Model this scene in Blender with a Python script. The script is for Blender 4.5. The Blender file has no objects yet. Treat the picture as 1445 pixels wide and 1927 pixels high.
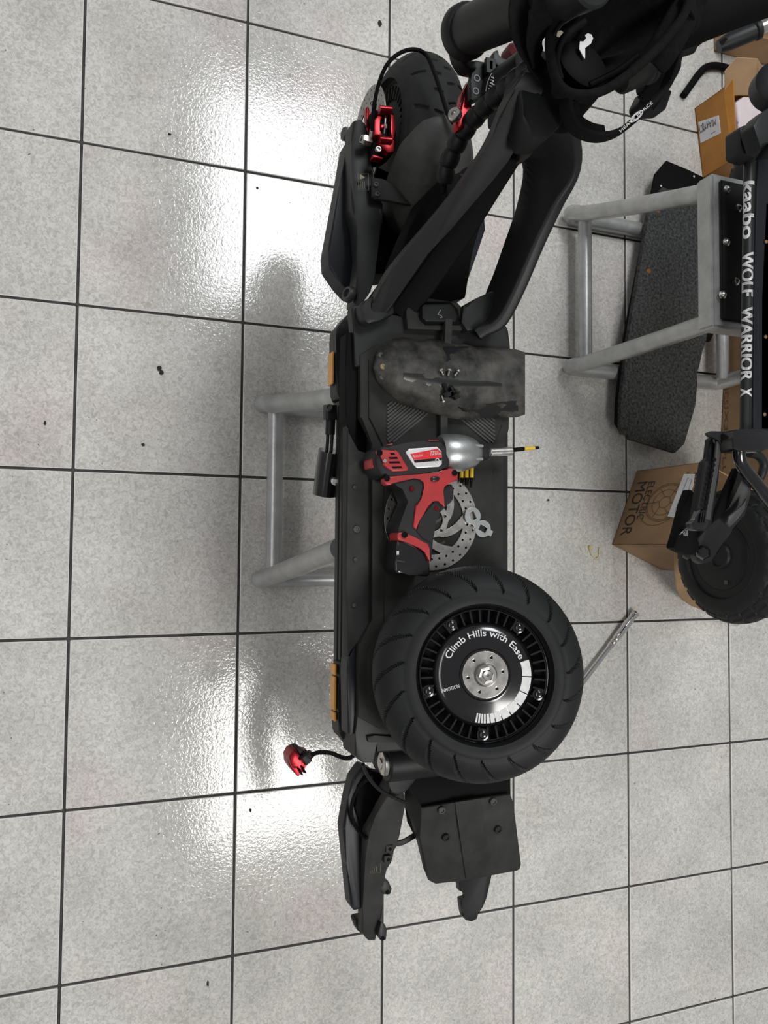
import bpy, bmesh, math, random
from math import sin, cos, pi, radians, atan2, hypot
from mathutils import Vector as V, Matrix
random.seed(7)
S = bpy.context.scene
COL = S.collection
# ---------------------------------------------------------------- camera
T = .33                                        # floor tile pitch in metres
F = 1491.98                                    # focal length in pixels of the 1445x1927 frame
RR = ((-.008048, .934318, .356346), (.998935, .023877, -.040044), (-.045922, .355643, -.933494))
def _orth():
    a = V(RR[0]).normalized(); c = V(RR[2]); c = (c-a*c.dot(a)).normalized(); b = c.cross(a)
    return a, b, c
CR, CD, CF = _orth()                           # right, down, forward
C = V((3.4521*T, .057*T, 5.0623*T))
cam = bpy.data.cameras.new('camera'); cam.sensor_fit = 'VERTICAL'; cam.sensor_height = 36; cam.lens = F/1927*36
cam.clip_start = .02
co = bpy.data.objects.new('camera', cam); COL.objects.link(co)
M = Matrix((CR, -CD, -CF)).transposed().to_4x4(); M.translation = C
co.matrix_world = M; S.camera = co
# ---------------------------------------------------------------- light
S.view_settings.view_transform = 'Standard'; S.view_settings.look = 'None'
S.view_settings.exposure = 0.0; S.view_settings.gamma = 1; S.view_settings.use_curve_mapping = False
w = bpy.data.worlds.new('room'); S.world = w; w.use_nodes = True
w.node_tree.nodes['Background'].inputs[0].default_value = (.97, .985, 1, 1)
w.node_tree.nodes['Background'].inputs[1].default_value = .25
def panel(x0, x1, y0, y1, z, power, col):
    l = bpy.data.lights.new('ceiling_panel', 'AREA'); l.shape = 'RECTANGLE'; l.size = x1-x0; l.size_y = y1-y0
    l.energy = power; l.color = col
    o = bpy.data.objects.new('ceiling_panel', l); COL.objects.link(o); o.location = ((x0+x1)/2, (y0+y1)/2, z)
panel(-1.45, -.22, .62, 1.4, 2.7, 47, (.96, .98, 1))
panel(1.86, 2.76, .68, 1.48, 2.7, 40, (1, .985, .95))
panel(-.4, 2.6, -2.3, -1.7, 2.7, 34, (1, .99, .97))
# ---------------------------------------------------------------- pixel ray -> world point on a plane
def W(px, py, z=0.):
    d = CR*((px-722.5)/F)+CD*((py-963.5)/F)+CF
    return C+d*((z-C.z)/d.z)
def WY(px, py, y):
    d = CR*((px-722.5)/F)+CD*((py-963.5)/F)+CF
    return C+d*((y-C.y)/d.y)
def hgt(base, px, py):                         # height at which the vertical line over a floor point meets a ray
    d = CR*((px-722.5)/F)+CD*((py-963.5)/F)+CF
    dh = hypot(d.x, d.y); bh = hypot(base.x-C.x, base.y-C.y)
    return C.z+d.z*bh/dh
# ---------------------------------------------------------------- materials
def mat(name, col, rough=.5, metal=0., var=.0, vs=30., bump=0., bs=200., spec=.5, coat=0., rv=0., col2=None, trans=0):
    m = bpy.data.materials.new(name); m.use_nodes = True
    n = m.node_tree.nodes; L = m.node_tree.links; b = n['Principled BSDF']
    c = (*col, 1); b.inputs['Base Color'].default_value = c
    b.inputs['Roughness'].default_value = rough; b.inputs['Metallic'].default_value = metal
    b.inputs['Specular IOR Level'].default_value = spec; b.inputs['Coat Weight'].default_value = coat
    b.inputs['Coat Roughness'].default_value = .12
    tc = n.new('ShaderNodeTexCoord')
    if var or col2 or rv:
        t = n.new('ShaderNodeTexNoise'); t.inputs['Scale'].default_value = vs; t.inputs['Detail'].default_value = 6
        t.inputs['Roughness'].default_value = .62
        L.new(tc.outputs['Object'], t.inputs['Vector'])
        r = n.new('ShaderNodeValToRGB'); r.color_ramp.elements[0].position = .36; r.color_ramp.elements[1].position = .66
        lo = [x*(1-var) for x in col]; hi = [min(1, x*(1+var)) for x in col] if not col2 else col2
        r.color_ramp.elements[0].color = (*lo, 1); r.color_ramp.elements[1].color = (*hi, 1)
        L.new(t.outputs['Fac'], r.inputs[0]); L.new(r.outputs[0], b.inputs['Base Color'])
        if rv:
            q = n.new('ShaderNodeMapRange'); q.inputs[3].default_value = rough-rv; q.inputs[4].default_value = rough+rv
            L.new(t.outputs['Fac'], q.inputs[0]); L.new(q.outputs[0], b.inputs['Roughness'])
    if bump:
        t2 = n.new('ShaderNodeTexNoise'); t2.inputs['Scale'].default_value = bs; t2.inputs['Detail'].default_value = 4
        L.new(tc.outputs['Object'], t2.inputs['Vector'])
        bp = n.new('ShaderNodeBump'); bp.inputs['Strength'].default_value = bump; bp.inputs['Distance'].default_value = .001
        L.new(t2.outputs['Fac'], bp.inputs['Height']); L.new(bp.outputs[0], b.inputs['Normal'])
    return m
BLK = mat('black satin paint', (.0115, .012, .0125), .46, spec=.32, var=.15, bump=.12, bs=900)
BLK2 = mat('black plastic', (.0075, .008, .0088), .5, spec=.3, var=.2, bump=.15, bs=700)
FEND = mat('scuffed grey fender plastic', (.045, .045, .043), .55, var=.25, vs=25, spec=.4)
BLUEBLK = mat('blue black panel', (.0065, .0075, .011), .45, var=.1, spec=.35)
DEEP = mat('matt black', (.0028, .0028, .0032), .7, spec=.12)
GREYP = mat('dark grey dusty plastic', (.021, .021, .020), .62, spec=.3, var=.3, vs=25, bump=.15, bs=600)
MATP = mat('worn deck mat', (.018, .0178, .0162), .68, spec=.3, var=.3, vs=18, bump=.25, bs=500)
RUB = mat('tyre rubber', (.0085, .009, .0096), .6, spec=.3, var=.2, vs=20, bump=.1, bs=500)
RUBG = mat('dusty tyre rubber', (.019, .0193, .0196), .72, spec=.25, var=.25, vs=20, bump=.1, bs=500)
GLOSS = mat('gloss black', (.006, .006, .007), .16, coat=.6, rv=.07, vs=40)
STEEL = mat('brushed steel', (.62, .6, .57), .28, 1, var=.15, vs=60, rv=.1)
STEELD = mat('dull steel', (.36, .35, .34), .42, 1, var=.2, vs=60)
CHROME = mat('chrome', (.8, .78, .76), .1, 1)
ALU = mat('cast aluminium', (.42, .43, .43), .38, .85, var=.12, vs=40, bump=.1, bs=400)
SILV = mat('silver hammer paint', (.44, .445, .44), .36, .5, var=.14, vs=22, bump=.25, bs=260, rv=.08)
RED = mat('red anodised metal', (.27, .008, .014), .26, .7, var=.2, vs=80)
REDP = mat('red plastic', (.34, .019, .022), .42, var=.12, vs=40, bump=.1)
TOOLBLK = mat('tool rubber', (.0125, .0125, .0135), .58, spec=.3, var=.2, bump=.25, bs=600)
ORG = mat('amber reflector', (.72, .33, .05), .3, var=.12)
WHT = mat('white print', (.62, .62, .62), .5, var=.12, vs=120)
WHT2 = mat('light grey print', (.4, .4, .39), .5)
PAPER = mat('white paper', (.66, .65, .66), .8, var=.05)
CARD = mat('brown cardboard', (.31, .19, .1), .8, var=.12, vs=14, bump=.1)
CARD2 = mat('light brown cardboard', (.42, .27, .15), .8, var=.1, vs=14)
CARDO = mat('orange carton', (.42, .17, .02), .5, var=.12, vs=12)
INK = mat('black ink', (.03, .025, .02), .7)
INKB = mat('brown ink', (.13, .08, .04), .8)
CLOTH = mat('black webbing', (.0035, .0035, .0038), .85, spec=.15, var=.3, vs=200, bump=.6, bs=700)
FELT = mat('black fabric', (.0045, .0045, .0048), .9, spec=.12, var=.3, vs=120, bump=.5, bs=500)
WORN = mat('worn charcoal board', (.022, .0225, .0225), .8, var=.3, vs=150, bump=1, bs=230, col2=(.085, .087, .084), spec=.25)
YEL = mat('yellow plastic', (.62, .42, .03), .45)
ZIP = mat('pale yellow plastic', (.6, .55, .12), .5)
MUD = mat('dirty scratched rubber', (.010, .010, .0095), .6, var=.3, vs=30, bump=.6, bs=160, col2=(.07, .067, .06), spec=.35)
CREAM = mat('pinkish white foam sheet', (.66, .58, .6), .7, var=.05)
RUST = mat('rust', (.28, .09, .03), .9, var=.3, vs=300)
DIRT = mat('dirt', (.02, .018, .016), .9)
WARN = mat('faded label print', (.30, .27, .18), .6)
LBLU = mat('dark blue panel', (.008, .009, .022), .35)
DUST = mat('dull bolt', (.07, .07, .07), .45, .6)

def tilemat():
    m = bpy.data.materials.new('mottled glazed tile'); m.use_nodes = True
    n = m.node_tree.nodes; L = m.node_tree.links; b = n['Principled BSDF']
    tc = n.new('ShaderNodeTexCoord'); oi = n.new('ShaderNodeObjectInfo')
    mul = n.new('ShaderNodeVectorMath'); mul.operation = 'MULTIPLY_ADD'
    comb = n.new('ShaderNodeCombineXYZ'); L.new(oi.outputs['Random'], comb.inputs[0]); L.new(oi.outputs['Random'], comb.inputs[1])
    mul.inputs[1].default_value = (37, 91, 0); L.new(comb.outputs[0], mul.inputs[0]); L.new(tc.outputs['Object'], mul.inputs[2])
    t1 = n.new('ShaderNodeTexNoise'); t1.inputs['Scale'].default_value = 120; t1.inputs['Detail'].default_value = 5; t1.inputs['Distortion'].default_value = 1.4
    t2 = n.new('ShaderNodeTexNoise'); t2.inputs['Scale'].default_value = 6; t2.inputs['Detail'].default_value = 5
    t3 = n.new('ShaderNodeTexNoise'); t3.inputs['Scale'].default_value = 3.2; t3.inputs['Detail'].default_value = 2
    for t in (t1, t2, t3): L.new(mul.outputs[0], t.inputs['Vector'])
    r1 = n.new('ShaderNodeValToRGB'); r1.color_ramp.elements[0].position = .33; r1.color_ramp.elements[1].position = .62
    r1.color_ramp.elements[0].color = (.44, .432, .415, 1); r1.color_ramp.elements[1].color = (.655, .645, .62, 1)
    L.new(t1.outputs['Fac'], r1.inputs[0])
    r2 = n.new('ShaderNodeValToRGB'); r2.color_ramp.elements[0].position = .3; r2.color_ramp.elements[1].position = .65
    r2.color_ramp.elements[0].color = (.86, .85, .83, 1); r2.color_ramp.elements[1].color = (1.06, 1.05, 1.03, 1)
    L.new(t2.outputs['Fac'], r2.inputs[0])
    mx = n.new('ShaderNodeMix'); mx.data_type = 'RGBA'; mx.blend_type = 'MULTIPLY'; mx.inputs[0].default_value = 1
    L.new(r1.outputs[0], mx.inputs[6]); L.new(r2.outputs[0], mx.inputs[7])
    r3 = n.new('ShaderNodeValToRGB'); r3.color_ramp.elements[0].position = .55; r3.color_ramp.elements[1].position = .75
    r3.color_ramp.elements[0].color = (1, 1, 1, 1); r3.color_ramp.elements[1].color = (1.02, .93, .96, 1)
    L.new(t3.outputs['Fac'], r3.inputs[0])
    m2 = n.new('ShaderNodeMix'); m2.data_type = 'RGBA'; m2.blend_type = 'MULTIPLY'; m2.inputs[0].default_value = 1
    L.new(mx.outputs[2], m2.inputs[6]); L.new(r3.outputs[0], m2.inputs[7]); L.new(m2.outputs[2], b.inputs['Base Color'])
    b.inputs['Roughness'].default_value = .08; b.inputs['Specular IOR Level'].default_value = .62
    t4 = n.new('ShaderNodeTexNoise'); t4.inputs['Scale'].default_value = 170; t4.inputs['Detail'].default_value = 1; t4.inputs['Distortion'].default_value = .8
    L.new(mul.outputs[0], t4.inputs['Vector'])
    bp = n.new('ShaderNodeBump'); bp.inputs['Strength'].default_value = .36; bp.inputs['Distance'].default_value = .0007
    L.new(t4.outputs['Fac'], bp.inputs['Height']); L.new(bp.outputs[0], b.inputs['Normal'])
    return m
TILE = tilemat()
EDGE = mat('painted tile edge highlight', (.8, .79, .77), .2)  # bright edge highlight put into the colour of the tile bevels
GROUT = mat('dark grout', (.045, .042, .040), .8, var=.35, vs=60, bump=.5, bs=300)

# ---------------------------------------------------------------- object helpers
WL = {}                                        # world location of each object
def wl(o): return WL.get(o.name, V((0, 0, 0))) if o else V((0, 0, 0))
def thing(name, label, cat, loc, group=None):
    o = bpy.data.objects.new(name, None); COL.objects.link(o); o.empty_display_size = .05
    o.location = loc; WL[o.name] = V(loc); o['label'] = label; o['category'] = cat
    if group: o['group'] = group
    return o
def tag(o, label, cat, group=None):
    o['label'] = label; o['category'] = cat
    if group: o['group'] = group
    return o
def lab(o, label): o['label'] = label; return o
def fin(name, me, m, parent=None, smooth=38, origin=None):
    if origin is None:
        if parent: origin = wl(parent)
        else:
            xs = [v.co for v in me.vertices]; n = max(1, len(xs))
            origin = V((sum(v.x for v in xs)/n, sum(v.y for v in xs)/n, min(v.z for v in xs)))
    origin = V(origin)
    me.transform(Matrix.Translation(-origin))
    if m: me.materials.clear(); me.materials.append(m)
    if smooth:
        me.shade_smooth() if hasattr(me, 'shade_smooth') else None
        me.polygons.foreach_set('use_smooth', [True]*len(me.polygons))
        try: me.set_sharp_from_angle(angle=radians(smooth))
        except Exception: pass
    o = bpy.data.objects.new(name, me); COL.objects.link(o)
    o.location = origin-wl(parent); o.parent = parent; WL[o.name] = origin
    return o
def from_bm(name, bm, m, parent=None, smooth=38):
    bmesh.ops.recalc_face_normals(bm, faces=bm.faces)
    me = bpy.data.meshes.new(name); bm.to_mesh(me); bm.free()
    return fin(name, me, m, parent, smooth)
def vz(p, z): return W(p[0], p[1], p[2] if len(p) > 2 else z)
def prism_bm(bm, top, th, bev=.0, seg=2, low=None):
    """closed solid: polygon top (world points), pushed down by th (or down to z=low)"""
    a = [bm.verts.new(p) for p in top]
    b = [bm.verts.new(V((p.x, p.y, (p.z-th) if low is None else low))) for p in top]
    n = len(top); f0 = bm.faces.new(a); bm.faces.new(b[::-1])
    for i in range(n): bm.faces.new((a[i], b[i], b[(i+1) % n], a[(i+1) % n]))
    if bev:
        es = list(f0.edges)+[bm.edges.get((a[i], b[i])) for i in range(n)]
        bmesh.ops.bevel(bm, geom=es, offset=bev, segments=seg, affect='EDGES', profile=.6, clamp_overlap=True)
def prism(name, pts, m, parent=None, z=0., th=.01, bev=.0015, low=None, seg=2):
    bm = bmesh.new(); prism_bm(bm, [vz(p, z) for p in pts], th, bev, seg, low)
    return from_bm(name, bm, m, parent)
def prismw(name, pts, m, parent=None, th=.01, bev=.0015, low=None):
    bm = bmesh.new(); prism_bm(bm, [V(p) for p in pts], th, bev, 2, low)
    return from_bm(name, bm, m, parent)
def boxw(bm, c, s, ax=None, bev=0.):
    r = bmesh.ops.create_cube(bm, size=1)
    Mx = Matrix.Diagonal((s[0], s[1], s[2], 1))
    if ax: Mx = Matrix((ax[0], ax[1], ax[2])).transposed().to_4x4() @ Mx
    Mx = Matrix.Translation(V(c)) @ Mx
    bmesh.ops.transform(bm, matrix=Mx, verts=r['verts'])
    if bev: bmesh.ops.bevel(bm, geom=list({e for v in r['verts'] for e in v.link_edges}), offset=bev, segments=2, affect='EDGES', clamp_overlap=True)
def box(name, c, s, m, parent=None, ax=None, bev=.001):
    bm = bmesh.new(); boxw(bm, c, s, ax, bev); return from_bm(name, bm, m, parent)
def crom(P, k=6, closed=False):
    if k <= 1: return P
    out = []; n = len(P)
    for i in range(n if closed else n-1):
        if closed: p0, p1, p2, p3 = P[(i-1) % n], P[i], P[(i+1) % n], P[(i+2) % n]
        else: p0, p1, p2, p3 = P[max(i-1, 0)], P[i], P[i+1], P[min(i+2, n-1)]
        for j in range(k):
            t = j/k
            out.append(.5*((2*p1)+(p2-p0)*t+(2*p0-5*p1+4*p2-p3)*t*t+(3*p1-p0-3*p2+p3)*t**3))
    if not closed: out.append(P[-1])
    return out
def sweep_bm(bm, P, prof, up=None, closed=False, scale=None, caps=True):
    """sweep closed 2-D profile [(side, up)] along world points P"""
    n = len(P); rings = []; U = V(up) if up else None; prev = None
    for i, p in enumerate(P):
        if closed: t = (P[(i+1) % n]-P[i-1]).normalized()
        else: t = (P[min(i+1, n-1)]-P[max(i-1, 0)]).normalized()
        if U is not None: u = (U-t*U.dot(t)).normalized()
        else:
            if prev is None:
                g = V((0, 0, 1)) if abs(t.z) < .9 else V((1, 0, 0)); u = (g-t*g.dot(t)).normalized()
            else: u = (prev-t*prev.dot(t)).normalized()
        prev = u; s = t.cross(u); k = scale[i] if scale else 1
        if isinstance(k, (int, float)): k = (k, k)
        rings.append([bm.verts.new(p+s*(a*k[0])+u*(b*k[1])) for a, b in prof])
    m = len(prof)
    for i in range(n if closed else n-1):
        A = rings[i]; B = rings[(i+1) % n]
        for j in range(m): bm.faces.new((A[j], A[(j+1) % m], B[(j+1) % m], B[j]))
    if not closed and caps: bm.faces.new(rings[0][::-1]); bm.faces.new(rings[-1])
def circ(r, n=14, ry=None): return [(r*cos(2*pi*i/n), (ry or r)*sin(2*pi*i/n)) for i in range(n)]
def rrect(wd, h, b=.002, seg=3):
    out = []
    for cx, cy, a0 in ((wd/2-b, h/2-b, 0), (-wd/2+b, h/2-b, 90), (-wd/2+b, -h/2+b, 180), (wd/2-b, -h/2+b, 270)):
        for i in range(seg+1):
            a = radians(a0+90*i/seg); out.append((cx+b*cos(a), cy+b*sin(a)))
    return out
def tube(name, pts, r, m, parent=None, n=14, k=6, closed=False, world=False, z=0, scale=None, up=None):
    P = [V(p) for p in pts] if world else [vz(p, z) for p in pts]
    if k > 1:
        if scale:
            sc = []
            for i in range(len(P)-1): sc += [scale[i]+(scale[i+1]-scale[i])*j/k for j in range(k)]
            scale = sc+[scale[-1]]
        P = crom(P, k, closed)
    bm = bmesh.new(); sweep_bm(bm, P, circ(r, n) if not isinstance(r, list) else r, up, closed, scale)
    return from_bm(name, bm, m, parent)
def bar(name, pts, wd, h, m, parent=None, k=5, b=.003, z=0, up=(0, 0, 1), world=False, scale=None):
    P = [V(p) for p in pts] if world else [vz(p, z) for p in pts]
    if scale and k > 1:
        sc = []
        for i in range(len(P)-1): sc += [scale[i]+(scale[i+1]-scale[i])*j/k for j in range(k)]
        scale = sc+[scale[-1]]
    P = crom(P, k); bm = bmesh.new(); sweep_bm(bm, P, rrect(wd, h, b), up, False, scale)
    return from_bm(name, bm, m, parent)
def frame(c, n, xr=(0, 1, 0)):
    n = V(n).normalized(); x = V(xr); x = (x-n*x.dot(n)).normalized(); y = n.cross(x)
    Mx = Matrix((x, y, n)).transposed().to_4x4(); Mx.translation = V(c); return Mx
def lathe_bm(bm, prof, Mx, n=48, disp=None, closedprof=False, cap=True):
    rings = []
    for i in range(n):
        a = 2*pi*i/n; ring = []
        for j, (r, h) in enumerate(prof):
            if disp: r, h = disp(a, j, r, h)
            ring.append(bm.verts.new(Mx @ V((r*cos(a), r*sin(a), h))))
        rings.append(ring)
    m = len(prof)
    for i in range(n):
        A = rings[i]; B = rings[(i+1) % n]
        for j in range(m if closedprof else m-1):
            bm.faces.new((A[j], B[j], B[(j+1) % m], A[(j+1) % m]))
    if not closedprof and cap:
        if prof[0][0] > 1e-6: bm.faces.new([r[0] for r in rings][::-1])
        if prof[-1][0] > 1e-6: bm.faces.new([r[-1] for r in rings])
    bmesh.ops.remove_doubles(bm, verts=bm.verts, dist=1e-6)
def lathe(name, prof, Mx, m, parent=None, n=48, disp=None, closedprof=False, smooth=38, cap=True):
    bm = bmesh.new(); lathe_bm(bm, prof, Mx, n, disp, closedprof, cap); return from_bm(name, bm, m, parent, smooth)
def cyl(name, a, b, r, m, parent=None, n=20, bev=.0008, r2=None):
    a = V(a); b = V(b); d = b-a; h = d.length; r2 = r if r2 is None else r2
    Mx = frame(a, d, (1, 0, 0) if abs(d.normalized().x) < .9 else (0, 1, 0))
    return lathe(name, [(0, 0), (r-bev, 0), (r, bev), (r2, h-bev), (r2-bev, h), (0, h)], Mx, m, parent, n)
def curve_me(splines, ext, bev=0., body=None, size=1, bold=.018):
    if body is not None:
        cu = bpy.data.curves.new('print', 'FONT'); cu.body = body; cu.size = size; cu.fill_mode = 'FRONT' if ext == 0 else 'BOTH'; cu.offset = bold
    else:
        cu = bpy.data.curves.new('shape', 'CURVE'); cu.dimensions = '2D'; cu.fill_mode = 'BOTH'
        for s in splines:
            sp = cu.splines.new('POLY'); sp.points.add(len(s)-1)
            for q, p in zip(sp.points, s): q.co = (p[0], p[1], 0, 1)
            sp.use_cyclic_u = True
    cu.extrude = ext; cu.bevel_depth = bev; cu.resolution_u = 4
    o = bpy.data.objects.new('tmp', cu); COL.objects.link(o)
    dg = bpy.context.evaluated_depsgraph_get(); me = bpy.data.meshes.new_from_object(o.evaluated_get(dg))
    bpy.data.objects.remove(o); bpy.data.curves.remove(cu); return me
def plate(name, splines, ext, Mx, m, parent=None, bev=0., smooth=30):
    """flat plate with real holes; local z from -ext to ext"""
    me = curve_me(splines, ext, bev); me.transform(Mx); return fin(name, me, m, parent, smooth)
def text_quad(name, s, q, m, parent=None, shear=0., bold=.003, lift=.0004):
    """lettering fitted to four world points: lower-left, lower-right, upper-right, upper-left"""
    me = curve_me(None, 0, 0, s, bold=bold)
    xs = [v.co.x for v in me.vertices]; ys = [v.co.y for v in me.vertices]
    x0, x1, y0, y1 = min(xs), max(xs), min(ys), max(ys); q = [V(p) for p in q]
    nrm = (q[1]-q[0]).cross(q[3]-q[0]).normalized()
    for v in me.vertices:
        b_ = (v.co.y-y0)/(y1-y0); a = (v.co.x-x0)/(x1-x0)
        v.co = (q[0]*(1-a)+q[1]*a)*(1-b_)+(q[3]*(1-a)+q[2]*a)*b_+nrm*lift
    return fin(name, me, m, parent, 0)
def text_px(name, s, pq, z, m, parent=None, lift=.0006): return text_quad(name, s, [vz(p, z) for p in pq], m, parent, lift=lift)
def bolt(name, c, n, r, m, parent, h=.004, hexr=True):
    Mx = frame(c, n, (1, 0, 0) if abs(V(n).normalized().x) < .9 else (0, 1, 0))
    bm = bmesh.new()
    lathe_bm(bm, [(0, 0), (r, 0), (r, h*.6), (r*.82, h), (r*.55, h), (r*.5, h*.45), (0, h*.45)], Mx, 18)
    return from_bm(name, bm, m, parent)
def extrude_x(name, prof, x0, x1, m, parent=None, bev=0.):
    """extrude (y, z) profile along X"""
    bm = bmesh.new(); a = [bm.verts.new((x0, y, z)) for y, z in prof]; b = [bm.verts.new((x1, y, z)) for y, z in prof]
    n = len(prof); bm.faces.new(a); bm.faces.new(b[::-1])
    for i in range(n): bm.faces.new((a[i], b[i], b[(i+1) % n], a[(i+1) % n]))
    if bev: bmesh.ops.bevel(bm, geom=list(bm.edges), offset=bev, segments=2, affect='EDGES', clamp_overlap=True)
    return from_bm(name, bm, m, parent)
UP = V((0, 0, 1))

# ================================================================ THE SETTING
fl = box('floor', (1.3, .83, -.03), (6.2, 4.9, .05), GROUT, None, None, 0); fl['kind'] = 'structure'
bm = bmesh.new(); g = .0058
prism_bm(bm, [V((-T/2+g/2, -T/2+g/2, 0)), V((T/2-g/2, -T/2+g/2, 0)), V((T/2-g/2, T/2-g/2, 0)), V((-T/2+g/2, T/2-g/2, 0))], .006, .0013, 1)
bmesh.ops.recalc_face_normals(bm, faces=bm.faces)
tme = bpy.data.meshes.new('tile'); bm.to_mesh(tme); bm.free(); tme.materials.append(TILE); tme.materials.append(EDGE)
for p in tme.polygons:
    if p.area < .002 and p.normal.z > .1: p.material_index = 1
for i in range(-5, 13):
    for j in range(-5, 9):
        o = bpy.data.objects.new('tile', tme); COL.objects.link(o); o.parent = fl
        o.location = V(((i+.5)*T, (j+.5)*T, -.0002*random.random()))-wl(fl)
        o.rotation_euler = (random.uniform(-.0012, .0012), random.uniform(-.0012, .0012), random.choice((0, pi/2, pi, 1.5*pi)))

# ================================================================ WORK STANDS
def stand(label, X0, X1, Y0, Y1, H, tx0, tx1, topplate):
    yo = 0 if topplate else .035
    s = thing('work_stand', label, 'stand', ((X0+X1)/2, (Y0+Y1)/2, 0), 'silver work stands')
    r = .0185
    for xb, xt in ((X0, tx0), (X1, tx1)):
        P = [V((xt, Y0+.03, H-.02)), V((xt+(xb-xt)*.5, Y0+.02, H*.5)), V((xb+(xt-xb)*.12, Y0+.008, .085)),
             V((xb, Y0-.006, .045)), V((xb, Y0+.004, .022)), V((xb, Y0+.04, .0187)), V((xb, Y0+.16, .0187)), V((xb, Y1-.1, .0187)),
             V((xb, Y1-.02, .0187)), V((xb, Y1, .03)), V((xb+(xt-xb)*.12, Y1-.004, .085)), V((xt+(xb-xt)*.5, Y1-.012, H*.5)), V((xt, Y1-.03, H-.02))]
        tube('side_hoop', P, r, SILV, s, 16, 6, world=True)
        g0 = prismw('gusset', [V((xb-.003, Y1-.14, .036)), V((xb+.003, Y1-.14, .036)), V((xb+.003, Y1-.005, .036)), V((xb-.003, Y1-.005, .036))], SILV, s, .03, .0008)
    for yb in (Y0+.018, Y1-.02):
        cyl('cross_bar', (X0+(tx0-X0)*.1, yb, .06), (X1+(tx1-X1)*.1, yb, .06), .0165, SILV, s)
    box('top_frame', ((tx0+tx1)/2, (Y0+Y1)/2+yo/2, H-.022), (tx1-tx0+.045, Y1-Y0+.005-yo, .044), SILV, s, None, .005)
    if topplate:
        box('rubber_pad', ((tx0+tx1)/2, (Y0+Y1)/2, H+.003), (tx1-tx0+.018, Y1-Y0-.026, .008), TOOLBLK, s, None, .003)
        for bx, by in ((1367, 357), (1389, 392), (1366, 456), (1384, 530), (1359, 555)):
            c = W(bx, by, H+.007)
            lathe('bolt', [(0, 0), (.008, 0), (.008, .002), (.005, .003), (.0048, .006), (.002, .008), (0, .008)], frame(c, UP, (1, 0, 0)), STEEL, s, 14)
    return s
stand('silver tube work stand under the nearer scooter, leg frame showing left of its deck', .838, 1.205, .372, .66, .495, .90, 1.14, False)
stand('silver tube work stand on the right with black bolted rubber pad on top', .31, .690, 1.135, 1.60, .5, .435, .69, True)

# ================================================================ WHEEL BUILDER
def tyre(name, parent, Mx, R, hw, mt, rim, style, n=540):
    NP = 64; prof = []
    for j in range(NP+1):
        s = -1+2*j/NP; a = s*1.95
        r0 = R-hw*1.02; x = hw*sin(a)*1.0; rr = r0+hw*cos(a)*1.02
        rr = max(rr, rim); prof.append((rr, x if abs(a) < pi/2 else math.copysign(hw*(1-.25*(abs(a)-pi/2)), x)))
    prof = [(rim-.002, -hw*.72)]+prof+[(rim-.002, hw*.72)]
    def disp(a, j, r, h):
        s = abs((j-1)/NP*2-1); sg = 1 if (j-1)/NP*2-1 > 0 else -1
        d = 0
        if style == 'road':
            K = 19; k = a/(2*pi)*K+(0.0 if sg > 0 else .5)
            if .06 < s < .68:
                off = -1.05*((s-.06)/.62)**.75
                u = (k-off) % 1; u = min(u, 1-u)*2*pi/K*r
                wd = .0030*(.35+.65*sin(pi*(s-.06)/.62))
                if u < wd: d += .0036
            if abs(s-.69) < .02: d += .0012
            if .72 < s < .9: d += -.0006
        elif style == 'sipes':
            K = 26; k = a/(2*pi)*K+(0. if sg > 0 else .5)
            if .06 < s < .5:
                off = (s-.06)*1.1; u = (k-off) % 1; u = min(u, 1-u)*2*pi/K*r
                seg = (s < .18) or (.25 < s < .47 and int(k-off+.5) % 2 == 0)
                if u < .0027 and seg: d += .0034
            if abs(s-.60) < .025: d += .001
        else:
            K = 24; k = a/(2*pi)*K+(0. if sg > 0 else .5)
            off = s*.9; u = (k-off) % 1
            if s < .44:
                if min(u, 1-u) < .13 or (.28 < s < .34): d += .0034
            elif s < .47: d += .002
            elif s < .56 and int(a/(2*pi)*60) % 2: d += .0012
        L_ = hypot(r-(R-hw), h) or 1
        return r-d*(r-(R-hw))/L_, h-d*h/L_
    return lathe(name, prof, Mx, mt, parent, n, disp, True, smooth=50)
def arc(r, a0, a1, n): return [(r*cos(a0+(a1-a0)*i/n), r*sin(a0+(a1-a0)*i/n)) for i in range(n+1)]
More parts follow.
